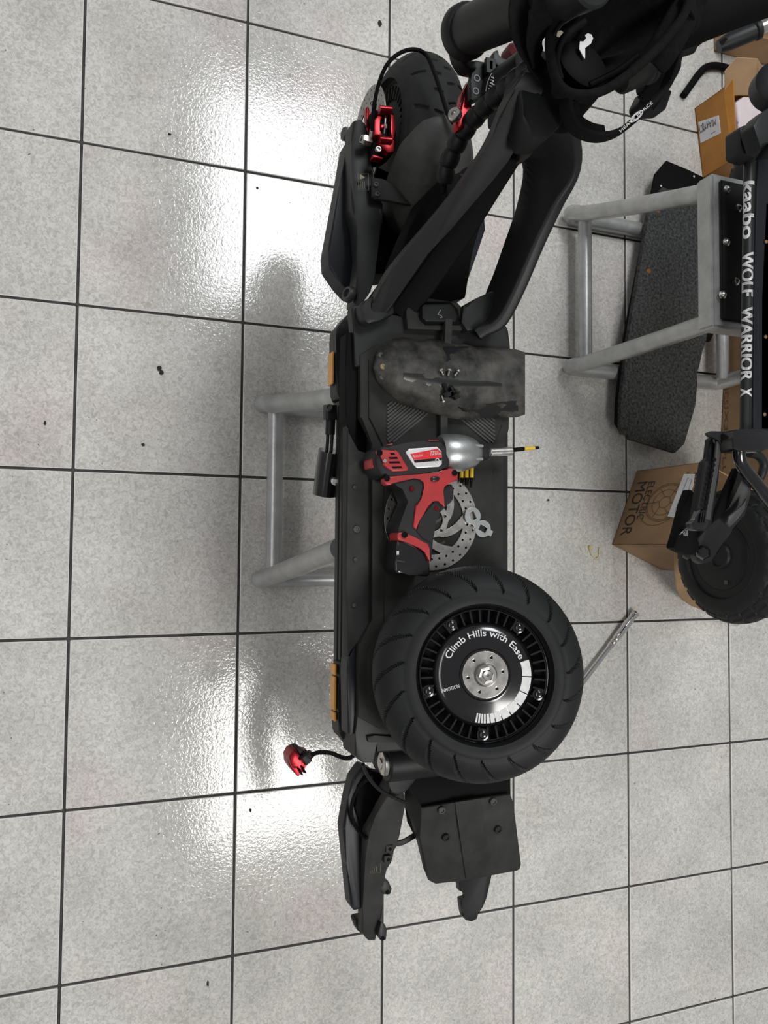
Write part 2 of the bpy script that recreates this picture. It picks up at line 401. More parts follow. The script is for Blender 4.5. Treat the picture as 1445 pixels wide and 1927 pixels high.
def rotor(name, parent, Mx, R, m, holes=True, arms=6, twist=.55):
    sp = [arc(R, 0, 2*pi, 96)[:-1]]
    rin = R*.70; rc = R*.36; ri = R*.24
    sp.append(arc(ri, 0, 2*pi, 40)[:-1][::-1])
    for k in range(arms):
        a0 = 2*pi*k/arms; da = 2*pi/arms; hw = .012
        o_ = [(rin*cos(a0+hw/rin*.7+t*(da-hw/rin*1.6)), rin*sin(a0+hw/rin*.7+t*(da-hw/rin*1.6))) for t in [i/10 for i in range(11)]]
        i_ = []
        b0 = a0-twist
        left = [((rin+(rc-rin)*t)*cos(a0+hw/rin*.7-twist*t**1.3+hw/rin*.2*t), (rin+(rc-rin)*t)*sin(a0+hw/rin*.7-twist*t**1.3+hw/rin*.2*t)) for t in [i/6 for i in range(1, 7)]]
        right = [((rin+(rc-rin)*t)*cos(a0+da-hw/rin*.9-twist*t**1.3-hw/rin*.7*t), (rin+(rc-rin)*t)*sin(a0+da-hw/rin*.9-twist*t**1.3-hw/rin*.7*t)) for t in [i/6 for i in range(1, 7)]]
        sp.append(o_+right+left[::-1])
        bx = a0-twist-.05; c = (rc*.82*cos(bx), rc*.82*sin(bx))
        sp.append([(c[0]+.0026*cos(q*pi/5), c[1]+.0026*sin(q*pi/5)) for q in range(10)])
    if holes:
        for k in range(30):
            for q, rr in enumerate((R*.93, R*.785)):
                a = 2*pi*(k+q*.5)/30; c = (rr*cos(a), rr*sin(a)); hr = R*.028
                sp.append([(c[0]+hr*cos(t*pi/5), c[1]+hr*sin(t*pi/5)) for t in range(10)])
    return plate(name, sp, .0009, Mx, m, parent, .0002)

# ================================================================ NEARER SCOOTER
sc = thing('electric_scooter', 'black electric scooter lying on the work stand with rear wheel taken off', 'scooter', (.95, .505, .495))
YC = .51
YL, YR = .381, .630
XA, XB = .785, 1.445
# deck body
extrude_x('battery_box', [(YL+.012, .497), (YL+.006, .55), (YL+.02, .572), (YL+.034, .603), (YR-.02, .603), (YR, .585), (YR+.012, .56), (YR+.004, .497)], XA, XB-.015, BLK2, sc, .003)
# ribbed side rail, the ribs are separate steps
prof = [(YL+.010, .500), (YL+.002, .503)]
for i in range(4):
    zz = .514+i*.0145; yy = YL+.0012*i
    prof += [(yy, zz), (yy, zz+.0095), (yy+.0035, zz+.0105), (yy+.0035, zz+.0140)]
prof += [(YL+.012, .577), (YL+.024, .577), (YL+.024, .500)]
extrude_x('side_rail', prof, .80, 1.40, BLK, sc)
extrude_x('side_rail', [(YR-.004, .52), (YR-.004, .58), (YR+.012, .58), (YR+.016, .57), (YR+.016, .52)], .80, 1.40, BLK, sc, .002)
# corner bumpers with reflectors
b1 = prism('corner_bumper', [(655, 590), (642, 607), (634, 616), (632, 634), (633, 700), (634, 738), (638, 750), (645, 752), (650, 740), (663, 735), (664, 600)], BLK, sc, z=.558, th=.034, bev=.004)
b2 = prism('corner_bumper', [(640, 1248), (646, 1246), (662, 1256), (664, 1400), (654, 1398), (644, 1391), (638, 1380), (637, 1355), (638, 1290)], BLK, sc, z=.558, th=.034, bev=.004)
def refl(y0, y1, x, zt=.553, zb=.53):
    a = W(x, y0, zt); b = W(x-.5, y1, zt)
    lo = .0028
    bm = bmesh.new(); boxw(bm, ((a.x+b.x)/2, (a.y+b.y)/2-.0008, (zt+zb)/2), (abs(b.x-a.x), lo, zt-zb), None, .0008); return from_bm('reflector', bm, ORG, sc)
refl(661, 722, 628); refl(1250, 1271, 633); refl(1274, 1338, 632.5); refl(1341, 1358, 632.5)
for k in range(4): pass
# upper shoulders and footplate
prism('front_cover', [(661, 578), (672, 573), (700, 590), (780, 600), (900, 602), (945, 598), (957, 622), (960, 660), (962, 690), (700, 690), (668, 690), (667, 640)], BLK, sc, z=.611, th=.02, bev=.003)
prism('shoulder_panel', [(652, 625), (668, 625), (672, 700), (672, 845), (660, 825), (650, 785), (650, 700)], DEEP, sc, z=.603, th=.03, bev=.003)
prism('shoulder_panel', [(671, 1207), (673, 1380), (655, 1384), (653, 1270), (654, 1242)], BLUEBLK, sc, z=.603, th=.03, bev=.003)
prism('rear_cover', [(672, 1330), (760, 1345), (930, 1345), (940, 1390), (762, 1392), (706, 1392), (706, 1436), (683, 1436), (668, 1424), (669, 1380)], BLK, sc, z=.610, th=.055, bev=.003)
prism('side_slope', [(653, 800), (672, 850), (700, 855), (700, 1170), (674, 1206), (655, 1236), (652, 1100)], GREYP, sc, z=.6045, th=.02, bev=.002)
prism('foot_plate', [(712, 645), (678, 668), (678, 785), (703, 835), (703, 1165), (675, 1212), (674, 1350), (715, 1372), (900, 1372), (948, 1340), (946, 1050), (945, 850), (958, 806), (960, 690), (925, 652)], MATP, sc, z=.614, th=.012, bev=.002)
inner = [(720, 664), (694, 676), (694, 786), (725, 842), (725, 1170), (692, 1222), (691, 1332), (712, 1350), (890, 1350), (925, 1330), (925, 845), (945, 800), (945, 700), (915, 668)]
prism('grip_mat', inner, MATP, sc, z=.6165, th=.004, bev=.0015)
# tread ribs (chevrons) on the mat
bm = bmesh.new()
for k in range(12):
    for side, (cx, cy, dx) in enumerate(((730, 756, 1), (852, 778, -1))):
        if side == 0:
            a = (728+max(0, k-6)*8, 772+k*8.2-max(0, k-6)*0), (min(803, 740+k*7.5), 752+max(0, k*7.5-63)+2)
            a = ((728, 764+k*7), (728+10+k*6, 764+k*7-8-k*5))
        else:
            a = ((930, 764+k*7), (930-10-k*6, 764+k*7-8-k*5))
        p, q = W(*a[0], .6165), W(*a[1], .6165); d = (q-p)
        if (a[0][1] > 832): 
            t = (a[0][1]-832)/max(1, a[0][1]-a[1][1]); p = p+d*min(.9, t); d = q-p
        c = (p+q)/2; u = d.normalized()
        boxw(bm, c, (d.length, .0030, .0034), (u, UP.cross(u), UP))
from_bm('tread_ribs', bm, FEND, sc)['kind'] = 'stuff'
bm = bmesh.new()
for k in range(9):                        # raised chevrons in the middle of the mat
    for sg in (1, -1):
        p = W(815, 866+k*24, .6165); q = W(815+sg*22, 866+k*24-15, .6165); d = q-p; u = d.normalized()
        boxw(bm, (p+q)/2, (d.length, .004, .0016), (u, UP.cross(u), UP))
from_bm('chevron_tread', bm, DUST, sc)['kind'] = 'stuff'
bm = bmesh.new()
for (x, y) in ((672, 1000), (666, 925), (668, 978), (667, 1053), (666, 1132), (698, 1064)): pass
bm.free()
for (x, y, r) in ((671, 996, .0055), (667, 917, .0035), (668, 1053, .003), (666, 1139, .0035)):
    bolt('screw', W(x, y, .605), UP, r, DUST, sc, .002)
# mounting ring of the screw (washer)
prism('step_tab', [(691, 1386), (706, 1384), (745, 1386), (752, 1392), (742, 1397), (693, 1397)], GREYP, sc, z=.615, th=.012, bev=.0015)
# ---- kickstand
ks = bar('kickstand', [(621, 762, .515), (621, 790, .512)], .018, .02, BLK, sc, 1, .004)
bolt('bolt', W(620, 768, .526), (-.3, -.5, 1), .006, DUST, ks, .004)
tube('kickstand_leg', [(622, 788, .51), (621, 818, .507)], .0075, BLK2, ks, 14, 1)
for dx in (-4, 4): tube('fork_pin', [(621+dx, 816, .508), (619+dx, 852, .50)], .0028, BLK, ks, 10, 1)
tube('kickstand_foot', [(623, 848, .50), (618, 880, .49), (612, 930, .475)], .0195, GLOSS, ks, 24, 1)
for y in (866, 906): lathe('bolt', [(0, 0), (.007, 0), (.0065, .004), (.003, .007), (0, .007)], frame(W(631, y, .505), (0, -.4, 1)), CHROME, ks, 16)

# ---- front wheel
AX = V((.472, YC+.004, .478))
FW = frame(AX, (0, -1, 0), (1, 0, 0)); FH = frame(AX+V((0, -.006, 0)), (0, -1, 0), (1, 0, 0))
wf = tyre('front_tyre', sc, FW, .141, .053, RUBG, .094, 'sipes', 800)
lathe('front_rim', [(.094, .030), (.096, .036), (.090, .038), (.087, .032), (.080, .030), (.060, .034), (.03, .036), (0, .036)], FH, GREYP, sc, 64)
for k in range(36):
    a = 2*pi*k/36; d = V((cos(a), 0, sin(a))); t = V((-sin(a), 0, cos(a)))
    box('fin', AX+d*.074+V((0, -.041, 0)), (.02, .0028, .006), GREYP, sc, (d, t, V((0, 1, 0))), 0)
lathe('hub_ring', [(.084, .030), (.088, .036), (.084, .037), (.083, .031)], FH, BLK2, sc, 64, closedprof=True)
lathe('hub_recess', [(.083, .0315), (.064, .0315)], FH, DEEP, sc, 48, smooth=30)
RO = AX+V((0, -.074, 0))
rotor('front_brake_disc', sc, frame(RO, (0, -1, 0), (1, 0, 0)), .080, STEELD, True)
cyl('axle', AX+V((0, -.10, 0)), AX+V((0, .09, 0)), .009, DUST, sc)
# fender shell over the rear half of the front wheel
def fender(name, c, R, a0, a1, hw, drop, m, parent, taper=True, n=26):
    bm = bmesh.new(); rows = []
    for i in range(n+1):
        t = i/n; a = radians(a0+(a1-a0)*t); wd = hw*(min(1, .3+1.5*t**.5) if taper else 1)
        for th in (0, .003):
            row = []
            for k in range(-6, 7):
                s = k/6; y = wd*s; rr = R-th-drop*(abs(s)**3)*(min(1, .2+2*t))
                row.append(bm.verts.new(c+V((rr*cos(a), y, rr*sin(a)))))
            rows.append(row)
    for i in range(n):
        A, Ai, B, Bi = rows[2*i], rows[2*i+1], rows[2*i+2], rows[2*i+3]
        for k in range(12):
            bm.faces.new((A[k], A[k+1], B[k+1], B[k])); bm.faces.new((Ai[k+1], Ai[k], Bi[k], Bi[k+1]))
        bm.faces.new((A[0], B[0], Bi[0], Ai[0])); bm.faces.new((A[12], Ai[12], Bi[12], B[12]))
    for e in (0, n):
        A, Ai = rows[2*e], rows[2*e+1]
        for k in range(12): bm.faces.new((A[k], Ai[k], Ai[k+1], A[k+1]))
    return from_bm(name, bm, m, parent, 50)
fender('front_fender', AX, .158, 80, -8, .062, .05, FEND, sc)
# ---- front suspension arms (left side of the scooter)
prism('arm_cover', [(654, 262), (640, 345), (617, 470), (618, 500), (640, 532), (662, 556), (668, 540), (664, 505), (658, 470), (658, 430), (660, 384), (661, 330), (662, 280)], BLUEBLK, sc, z=.50, th=.04, bev=.004)
prism('swing_arm', [(664, 226, 0.532), (678, 222, 0.532), (688, 232, 0.530), (700, 268, 0.530), (703, 330, 0.534), (706, 360, 0.538), (722, 384, 0.542), (721, 420, 0.546), (711, 470, 0.554), (705, 520, 0.562), (699, 548, 0.570), (676, 580, 0.570), (665, 570, 0.566), (672, 520, 0.554), (677, 480, 0.550), (672, 425, 0.542), (668, 408, 0.538), (661, 388, 0.534), (660, 345, 0.530), (661, 270, 0.530)], BLK, sc, th=.035, bev=.005)
prism('lower_arm', [(669, 412), (678, 440), (680, 520), (698, 548), (664, 548), (650, 500), (652, 452), (659, 430)], DEEP, sc, z=.47, th=.03, bev=.003)
prism('arm_bridge', [(706, 310), (745, 330), (790, 380), (830, 430), (800, 470), (768, 505), (730, 516), (704, 516), (716, 420), (718, 385), (704, 350)], DEEP, sc, z=.49, th=.06, bev=.005)
prism('neck_underside', [(728, 520), (770, 470), (860, 380), (912, 400), (890, 470), (876, 560), (780, 585), (700, 600), (700, 560)], DEEP, sc, z=.545, th=.04, bev=.003)
prism('right_arm_cover', [(900, 385), (912, 402), (914, 432), (900, 470), (878, 520), (872, 556), (850, 560), (860, 500), (890, 430)], BLUEBLK, sc, z=.50, th=.04, bev=.004)
for a, b in (((876, 467), (872, 492)), ((872, 494), (867, 515))):
    tube('emblem_line', [(*a, .502), (*b, .502)], .0006, WHT2, sc, 6, 1)
fn = prism('fin_bracket', [(700, 333), (722, 337), (737, 346), (774, 386), (745, 380), (708, 374), (701, 368)], GREYP, sc, z=.555, th=.006, bev=.0012)
for (x, y) in ((707, 348), (709, 366)): bolt('bolt', W(x, y, .555), UP, .0042, DUST, fn, .003)
bolt('pivot_bolt', W(660, 556, .56), (-.2, -.9, .35), .0125, DUST, sc, .009)
lathe('axle_nut', [(0, 0), (.0125, 0), (.0125, .012), (.010, .016), (0, .016)], frame(W(662, 256, .48), (0, -1, .15), (1, 0, 0)), DUST, sc, 6)
# warning label on the arm
def warn(x, y, z, par, rot=0):
    def q(a, b): return W(x+a, y+b, z)
    tube('label_frame', [q(-10, -14), q(10, -13), q(11, 18), q(-8, 18)], .0003, WARN, par, 4, 1, closed=True, world=True)
    prismw('warning_triangle', [q(-6, -2), q(-6, -13), q(4, -6)], WARN, par, .0004, 0)
    for k in range(3): tube('label_line', [q(-5+k*4, 2), q(-5+k*4, 15)], .00035, WARN, par, 4, 1, world=True)
warn(683, 340, .546, sc)
# ---- brake caliper in red metal
cz = .565
ca = prism('brake_caliper', [(700, 207), (736, 202), (742, 214), (745, 252), (744, 284), (728, 296), (702, 296), (701, 262), (704, 250), (704, 226)], DEEP, sc, z=cz-.012, th=.035, bev=.003)
lab(ca, 'red two-piece brake caliper over the front disc')
for p in ([(714, 200), (733, 200), (738, 207), (738, 214), (714, 213)], [(704, 226), (712, 216), (720, 220), (712, 232), (712, 246), (721, 252), (719, 256), (704, 254)],
          [(734, 214), (742, 216), (745, 240), (742, 262), (735, 262), (738, 244)], [(714, 258), (736, 258), (743, 264), (742, 285), (730, 288), (714, 272)],
          [(716, 234), (724, 232), (725, 240), (716, 242)], [(701, 290), (722, 296), (720, 300), (701, 297)]):
    prism('caliper_body', p, RED, ca, z=cz, th=.012, bev=.002)
for y in (204.5, 262.5): tube('caliper_bridge', [(714, y, cz+.002), (736, y+2, cz+.002)], .0052, RED, ca, 14, 1)
bolt('bolt', W(711, 282, cz), UP, .005, STEELD, ca, .004)
tube('pad_pin', [(727, 234, cz+.001), (727, 242, cz+.001)], .0016, STEEL, ca, 8, 1)
prism('caliper_back', [(689, 201), (694, 200), (697, 215), (699, 250), (694, 262), (690, 240)], RED, ca, z=.53, th=.012, bev=.002)
lathe('banjo_bolt', [(0, 0), (.0075, 0), (.0085, .004), (.0085, .012), (.006, .016), (.0045, .016), (.0045, .011), (0, .011)], frame(W(697, 267, .55), (0, -1, .2), (1, 0, 0)), STEEL, ca, 6)
tube('hose_fitting', [(698, 258, .555), (700, 244, .563)], .0034, STEEL, ca, 12, 1)
tube('brake_hose', [(700, 246, .563), (703, 205, .58), (712, 160, .60), (728, 122, .62), (752, 100, .63), (780, 93, .635), (803, 105, .63), (820, 145, .64), (833, 185, .64), (845, 220, .64), (862, 240, .64), (875, 245, .64)], .0030, DEEP, sc, 10, 5)
# ---- neck arms
prism('neck_arm', [(722, 531, .66), (741, 495, .68), (777, 451, .70), (830, 390, .735), (871, 340, .77), (925, 262, .82), (945, 225, .84), (968, 165, .865), (990, 130, .875), (1040, 150, .875), (1015, 190, .86), (1000, 225, .845), (985, 262, .82), (955, 305, .795), (927, 340, .77), (904, 368, .75), (849, 431, .715), (805, 478, .69), (766, 534, .66), (735, 585, .635), (722, 602, .628), (692, 606, .625), (700, 570, .64)], BLK, sc, th=.035, bev=.007)
o_ = prism('neck_gusset', [(992, 230), (1006, 238), (1009, 262), (1002, 290), (986, 303), (976, 302), (984, 270)], GREYP, sc, z=.80, th=.01, bev=.003)
bolt('gusset_hole', W(991, 264, .80), UP, .006, DEEP, o_, .001)
bar('neck_arm', [W(*p)-V((0, 0, .048)) for p in ((922, 612, .645), (952, 585, .66), (985, 520, .69), (1015, 445, .72), (1045, 368, .755), (1066, 300, .79), (1068, 250, .82), (1050, 200, .85), (1020, 168, .875))], .020, .096, BLK, sc, 4, .006, world=True)
bar('neck_web', [(752, 590, .60), (800, 525, .635), (860, 440, .68), (915, 350, .73), (955, 285, .77)], .038, .03, DEEP, sc, 4, .004)
prism('neck_shroud', [(800, 365), (835, 330), (870, 310), (900, 320), (860, 400), (800, 470), (770, 500), (745, 490), (770, 430)], DEEP, sc, z=.60, th=.05, bev=.006)
prism('arm_foot', [(676, 572), (690, 563), (722, 546), (740, 566), (744, 590), (716, 602), (694, 610), (682, 600)], BLK, sc, z=.634, th=.03, bev=.006)
prism('arm_foot', [(872, 574), (898, 560), (930, 545), (960, 560), (950, 596), (930, 612), (880, 624), (868, 606)], BLK, sc, z=.63, th=.03, bev=.006)
hs = prism('port_housing', [(779, 552), (784, 561), (860, 568), (868, 577), (870, 622), (767, 619), (764, 584)], GREYP, sc, z=.622, th=.015, bev=.002)
prism('port_recess', [(796, 568), (848, 568), (862, 582), (866, 612), (800, 612), (788, 596)], DEEP, hs, z=.6232, th=.003, bev=.0005)
pc = prism('port_cover', [(798, 572), (846, 571), (853, 575), (862, 594), (858, 606), (802, 605), (795, 598), (794, 578)], BLK2, hs, z=.634, th=.012, bev=.004)
tube('bolt_emblem', [(829, 583), (824, 592), (829, 593), (832, 597), (828, 598)], .0005, WHT2, hs, 5, 1, z=.6345)
# ---- steering head, shock and stem
hd = lathe('steering_head', [(0, 0), (.036, 0), (.040, .004), (.040, .055), (.034, .062), (.034, .075), (.026, .08), (0, .08)], frame(W(1030, 205, .82), (-.25, .05, 1)), DEEP, sc, 40)
prism('head_plate', [(982, 130), (1012, 110), (1050, 130), (1066, 190), (1060, 232), (1030, 262), (998, 262), (985, 215), (975, 165)], BLK2, sc, z=.862, th=.04, bev=.006)
sh0, sh1 = W(925, 182, .72), W(1000, 128, .79)
sh = cyl('shock_body', sh0, sh1, .027, BLK2, sc, 32, .003)
dsh = (sh1-sh0).normalized()
for k, t in enumerate((.25, .42)):
    a = W(921+16*k, 148, .757-.0*k); 
    tube('printed_line', [(914+20*k, 172, .752), (917+20*k, 156, .757), (925+21*k, 138, .762)], .0005, WHT2, sh, 5, 3)
bm = bmesh.new()
for k in range(14):
    p = W(920+(k % 2)*4+k*.6, 178-k*2.7, .757); boxw(bm, p, (.0012, .0045, .0004))
from_bm('printed_text', bm, WHT2, sh)['kind'] = 'stuff'
lab(prism('shock_link', [(884, 147), (890, 150), (884, 200), (886, 225), (876, 240), (862, 244), (858, 232), (864, 205), (869, 175)], RED, sc, z=.722, th=.012, bev=.003), 'red anodised link beside the front fender')
prism('link_slot', [(876, 168), (873, 190), (869, 205), (867, 200), (871, 180)], DEEP, sc, z=.7232, th=.001, bev=0)
lathe('link_bolt', [(0, 0), (.010, 0), (.010, .004), (.008, .007), (.004, .007), (.0035, .004), (0, .004)], frame(W(857, 218, .727), (-.1, -.7, .7)), STEEL, sc, 20)
cb = prism('clamp_block', [(893, 112), (922, 118), (926, 125), (920, 150), (908, 184), (892, 190), (884, 186), (886, 152), (889, 130)], BLK2, sc, z=.735, th=.010, bev=.003)
for (x, y) in ((895, 150), (893, 174)): bolt('bolt', W(x, y, .732), UP, .006, DUST, cb, .004)
plate('clamp_lug', [[(0, -.011), (.013, -.011), (.013, .009), (0, .009)], [(.004, -.006), (.009, -.006), (.009, .006), (.004, .006)]], .003, frame(W(914, 123, .742), UP), BLK2, sc, .0008)
lab(lathe('adjuster_knob', [(0, 0), (.013, 0), (.015, .004), (.015, .02), (.010, .026), (0, .026)], frame(W(955, 118, .70), (-.3, .2, 1)), mat('deep red knob', (.10, .01, .014), .45, .3), sc, 24), 'dark red adjuster knob half hidden by the stem')
prism('knob_yoke', [(930, 95), (938, 92), (940, 112), (952, 116), (985, 118), (985, 132), (945, 130), (928, 115)], BLK, sc, z=.745, th=.012, bev=.003)
st0 = W(872, 62, .76); st1 = W(1120, -45, 1.0)
st = cyl('stem_tube', st0, st1, .0295, BLK, sc, 48, .003)
du = (st1-st0).normalized()
lathe('stem_collar', [(.0, -.008), (.028, -.008), (.033, -.003), (.034, .0), (.034, .012), (.032, .016), (.0305, .016)], frame(st0, du, (1, 0, 0)), BLK2, sc, 48)
bar('collar_lever', [(858, 96, .742), (862, 112, .738), (873, 128, .732), (886, 130, .73)], .012, .022, BLK2, sc, 3, .003)
# spiral wrapped hose
P = crom([W(*p) for p in ((838, 345, .66), (840, 318, .67), (858, 275, .69), (885, 232, .72), (920, 195, .76), (950, 168, .79), (985, 140, .83), (1020, 115, .87))], 26)
bm = bmesh.new(); Lc = 0; sc_ = []
for i, p in enumerate(P):
    if i: Lc += (p-P[i-1]).length
    f_ = (Lc/.022) % 1; sc_.append(1+.16*sin(pi*f_)-.12*(f_ < .1))
sweep_bm(bm, P, circ(.0118, 16), None, False, sc_)
from_bm('spiral_hose', bm, BLK2, sc, 60)
tube('cable', [(838, 345, .66), (833, 365, .655), (836, 330, .66), (842, 390, .65), (852, 410, .63)], .002, DEEP, sc, 8, 4)
tube('control_cable', [(800, 480, .60), (845, 420, .62), (862, 370, .64), (872, 330, .66)], .006, BLK2, sc, 10, 4)

# ---- rear swing arm assembly
prism('rear_arm_cover', [(682, 1440), (664, 1465), (655, 1502), (645, 1560), (652, 1625), (660, 1705), (665, 1715), (681, 1711), (685, 1690), (686, 1630), (690, 1575), (694, 1545), (708, 1480), (700, 1446)], BLUEBLK, sc, z=.42, th=.03, bev=.005)
prism('rear_inner_guard', [(700, 1450), (722, 1455), (728, 1480), (722, 1520), (706, 1538), (690, 1560), (678, 1552), (668, 1520), (674, 1482), (688, 1462)], DEEP, sc, z=.428, th=.02, bev=.005)
prism('rear_swing_arm', [(734.6, 1488, .50), (716, 1520, .48), (709.5, 1533, .47), (691, 1565, .455), (688, 1611, .445), (683, 1702, .43), (680, 1755, .42), (693, 1771, .42), (707, 1771, .42), (712, 1745, .42), (719, 1690, .43), (723, 1655, .437), (723, 1636, .44), (737, 1625, .44), (741.5, 1606, .445), (742.6, 1590, .45), (752, 1577, .455), (762, 1517, .48), (762, 1494, .49), (748, 1486, .50)], mat('dusty dark arm', (.017, .017, .016), .6, var=.45, vs=22, bump=.2, bs=700), sc, th=.022, bev=.004)
prism('arm_rib', [(719, 1640), (723, 1654), (722, 1684), (718, 1736), (708, 1762), (703, 1750), (708, 1690), (712, 1650)], BLK, sc, z=.415, th=.02, bev=.004)
for pts, hole in (([(722, 1655), (732, 1659), (738, 1673), (735, 1684), (721, 1684), (714, 1672)], (729, 1679)), ([(717, 1735), (724, 1739), (729, 1749), (727, 1770), (716, 1771), (711, 1760)], (720, 1766))):
    o_ = prism('mounting_lug', pts, BLK, sc, z=.435, th=.02, bev=.003)
    bolt('lug_hole', W(*hole, .435), UP, .0035, DEEP, o_, .0012)
prism('arm_toe', [(666, 1733), (671, 1729), (684, 1727), (686, 1745), (681, 1757), (673, 1752)], BLK2, sc, z=.40, th=.02, bev=.004)
for (x, y) in ((734, 1598), (731, 1618)):
    o_ = prism('threaded_boss', [(x-8, y-7), (x+6, y-8), (x+5, y+7), (x-8, y+7)], GREYP, sc, z=.456, th=.008, bev=.002)
    bolt('threaded_hole', W(x, y, .456), UP, .0028, DEEP, o_, .0008)
warn(705, 1625, .4465, sc)
tube('rear_cable', [(700, 1462, .45), (678, 1478, .44), (664, 1505, .435), (661, 1530, .43), (668, 1553, .43), (678, 1567, .44), (690, 1578, .455)], .003, DEEP, sc, 8, 5)
tube('rear_cable', [(683, 1438, .56), (692, 1460, .545), (712, 1484, .53), (735, 1498, .52), (762, 1510, .51)], .0028, BLK2, sc, 8, 5)
bar('cable_strap', [(742, 1588, .44), (757, 1585, .44), (772, 1577, .44), (786, 1568, .44)], .009, .004, BLK2, sc, 4, .001)
pv0, pv1 = W(727, 1438, .535), W(860, 1432, .50)
pv = cyl('pivot_tube', V((pv0.x, pv0.y, .53)), V((pv0.x-.002, pv0.y+.15, .53)), .028, BLK2, sc, 36, .002)
lathe('pivot_cap', [(0, .009), (.008, .009), (.009, .007), (.016, .006), (.0185, .004), (.0195, 0), (0, 0)], frame(V((pv0.x, pv0.y-.0005, .53)), (0, -1, 0), (1, 0, 0)), STEEL, sc, 36)
prism('pivot_yoke', [(706, 1420), (730, 1412), (775, 1408), (790, 1460), (764, 1492), (745, 1500), (728, 1494), (740, 1476), (722, 1460)], BLK2, sc, z=.505, th=.04, bev=.005)
prism('rear_link_block', [(770, 1400), (900, 1400), (960, 1440), (962, 1475), (770, 1482), (775, 1440)], DEEP, sc, z=.49, th=.05, bev=.004)
prism('rear_axle_bracket', [(862, 1640, .42), (862.8, 1659, .42), (864, 1677, .41), (875, 1679.5, .41), (876.5, 1690, .41), (865.7, 1692, .41), (868, 1712, .40), (871, 1726, .40), (878, 1733, .40), (888, 1735, .40), (898, 1730, .40), (901.6, 1714, .40), (909, 1708, .39), (916, 1688, .40), (926, 1648, .42), (920, 1630, .42)], BLK, sc, th=.012, bev=.003)
# mudguard
mg = prism('rear_mudguard', [(791, 1520, .508), (880, 1506, .512), (961, 1495, .51), (967, 1512, .505), (981, 1626, .47), (979, 1636, .468), (973, 1639, .466), (921, 1648, .465), (859, 1659, .463), (820, 1664, .462), (808, 1658, .464), (801, 1640, .468), (790, 1575, .49)], GREYP, sc, th=.006, bev=.003)
bm = bmesh.new()
top = [W(791, 1520, .508), W(790, 1575, .49), W(801, 1640, .468)]
bot = [W(761, 1471, .48), W(761, 1515, .475), W(767, 1547, .468), W(783, 1582, .465), W(800, 1642, .46)]
side = [W(761, 1471, .50), W(791, 1520, .508), W(790, 1575, .49), W(802, 1642, .466), W(797, 1636, .455), W(784, 1582, .452), W(766, 1546, .458), W(761, 1515, .462)]
vs = [bm.verts.new(p) for p in side]; bm.faces.new(vs)
r_ = bmesh.ops.extrude_face_region(bm, geom=bm.faces[:]); bmesh.ops.translate(bm, vec=(0, .004, -.003), verts=[e for e in r_['geom'] if isinstance(e, bmesh.types.BMVert)])
from_bm('side_flange', bm, BLK, mg)
prism('inner_cavity', [(761, 1471, .50), (800, 1462, .495), (960, 1450, .49), (961, 1497, .5), (880, 1508, .50), (791, 1522, .50)], DEEP, mg, th=.01, bev=.001)
prism('centre_ridge', [(856, 1510, .5135), (903, 1503, .5135), (924, 1645, .4685), (877, 1654, .4670)], GREYP, mg, th=.003, bev=.0012)
for (x, y, z) in ((831, 1524, .509), (928, 1508, .511), (839, 1576, .492), (937, 1561, .494)): bolt('bolt', W(x, y, z), (.25, 0, 1), .0065, DUST if y < 1550 else BLK2, mg, .003)
# hanging rear caliper
cr = prism('rear_brake_caliper', [(541, 1424), (548, 1412), (560, 1407), (574, 1414), (581, 1414), (588, 1432), (577, 1441), (571, 1446), (574, 1456), (566, 1451), (562, 1463), (551, 1452), (543, 1440)], RED, sc, z=.43, th=.03, bev=.004)
lab(cr, 'loose red brake caliper dangling from a black hose over the tiles')
prism('caliper_back', [(557, 1408), (563, 1406), (577, 1416), (588, 1432), (576, 1443), (566, 1425)], BLK2, cr, z=.436, th=.03, bev=.003)
prism('caliper_body', [(543, 1424), (552, 1412), (560, 1416), (574, 1432), (566, 1440), (555, 1448), (547, 1440)], RED, cr, z=.440, th=.008, bev=.003)
prism('pad_slot', [(561, 1427), (572, 1418), (575, 1422), (564, 1431)], DEEP, cr, z=.4412, th=.002, bev=0)
prism('brake_pad', [(569, 1446), (572, 1444), (577, 1455), (574, 1456)], DEEP, cr, z=.438, th=.02, bev=.0005)
prism('brake_pad', [(562, 1450), (566, 1448), (571, 1459), (567, 1459)], DEEP, cr, z=.438, th=.02, bev=.0005)
tube('hose_banjo', [(580, 1423, .442), (586, 1417, .444)], .007, BLK2, cr, 12, 1)
tube('rear_brake_hose', [(583, 1421, .445), (600, 1416, .46), (622, 1417, .49), (640, 1424, .52), (655, 1427, .54), (668, 1420, .555)], .0034, DEEP, sc, 10, 5)

# ================================================================ REMOVED WHEEL ON THE DECK
wc = W(900, 1265.5, .700)
vd = (C-wc).normalized(); wn = (UP*.46+vd*.54).normalized()
WM = frame(wc, wn, (0, 1, 0))
whl = thing('motor_wheel', 'big black motor wheel with white lettering lying on the scooter deck', 'motor wheel', wc)  # the complete removed wheel: tyre, rim and motor hub
tyre('tyre', whl, WM, .1452, .046, RUB, .0925, 'road', 900)
bm = bmesh.new()
for k in range(90):
    a = random.uniform(0, 2*pi); hh = random.uniform(-.02, .03); r = .1435-.02*(hh/.045)**2*.6-.003
    p = WM @ V((r*cos(a), r*sin(a), hh)); q = WM @ V(((r+.0045)*cos(a+.01), (r+.0045)*sin(a+.01), hh)); d = (q-p)
    sweep_bm(bm, [p, q], circ(.00035, 3))
from_bm('moulding_hairs', bm, RUB, whl)['kind'] = 'stuff'
RH = .034
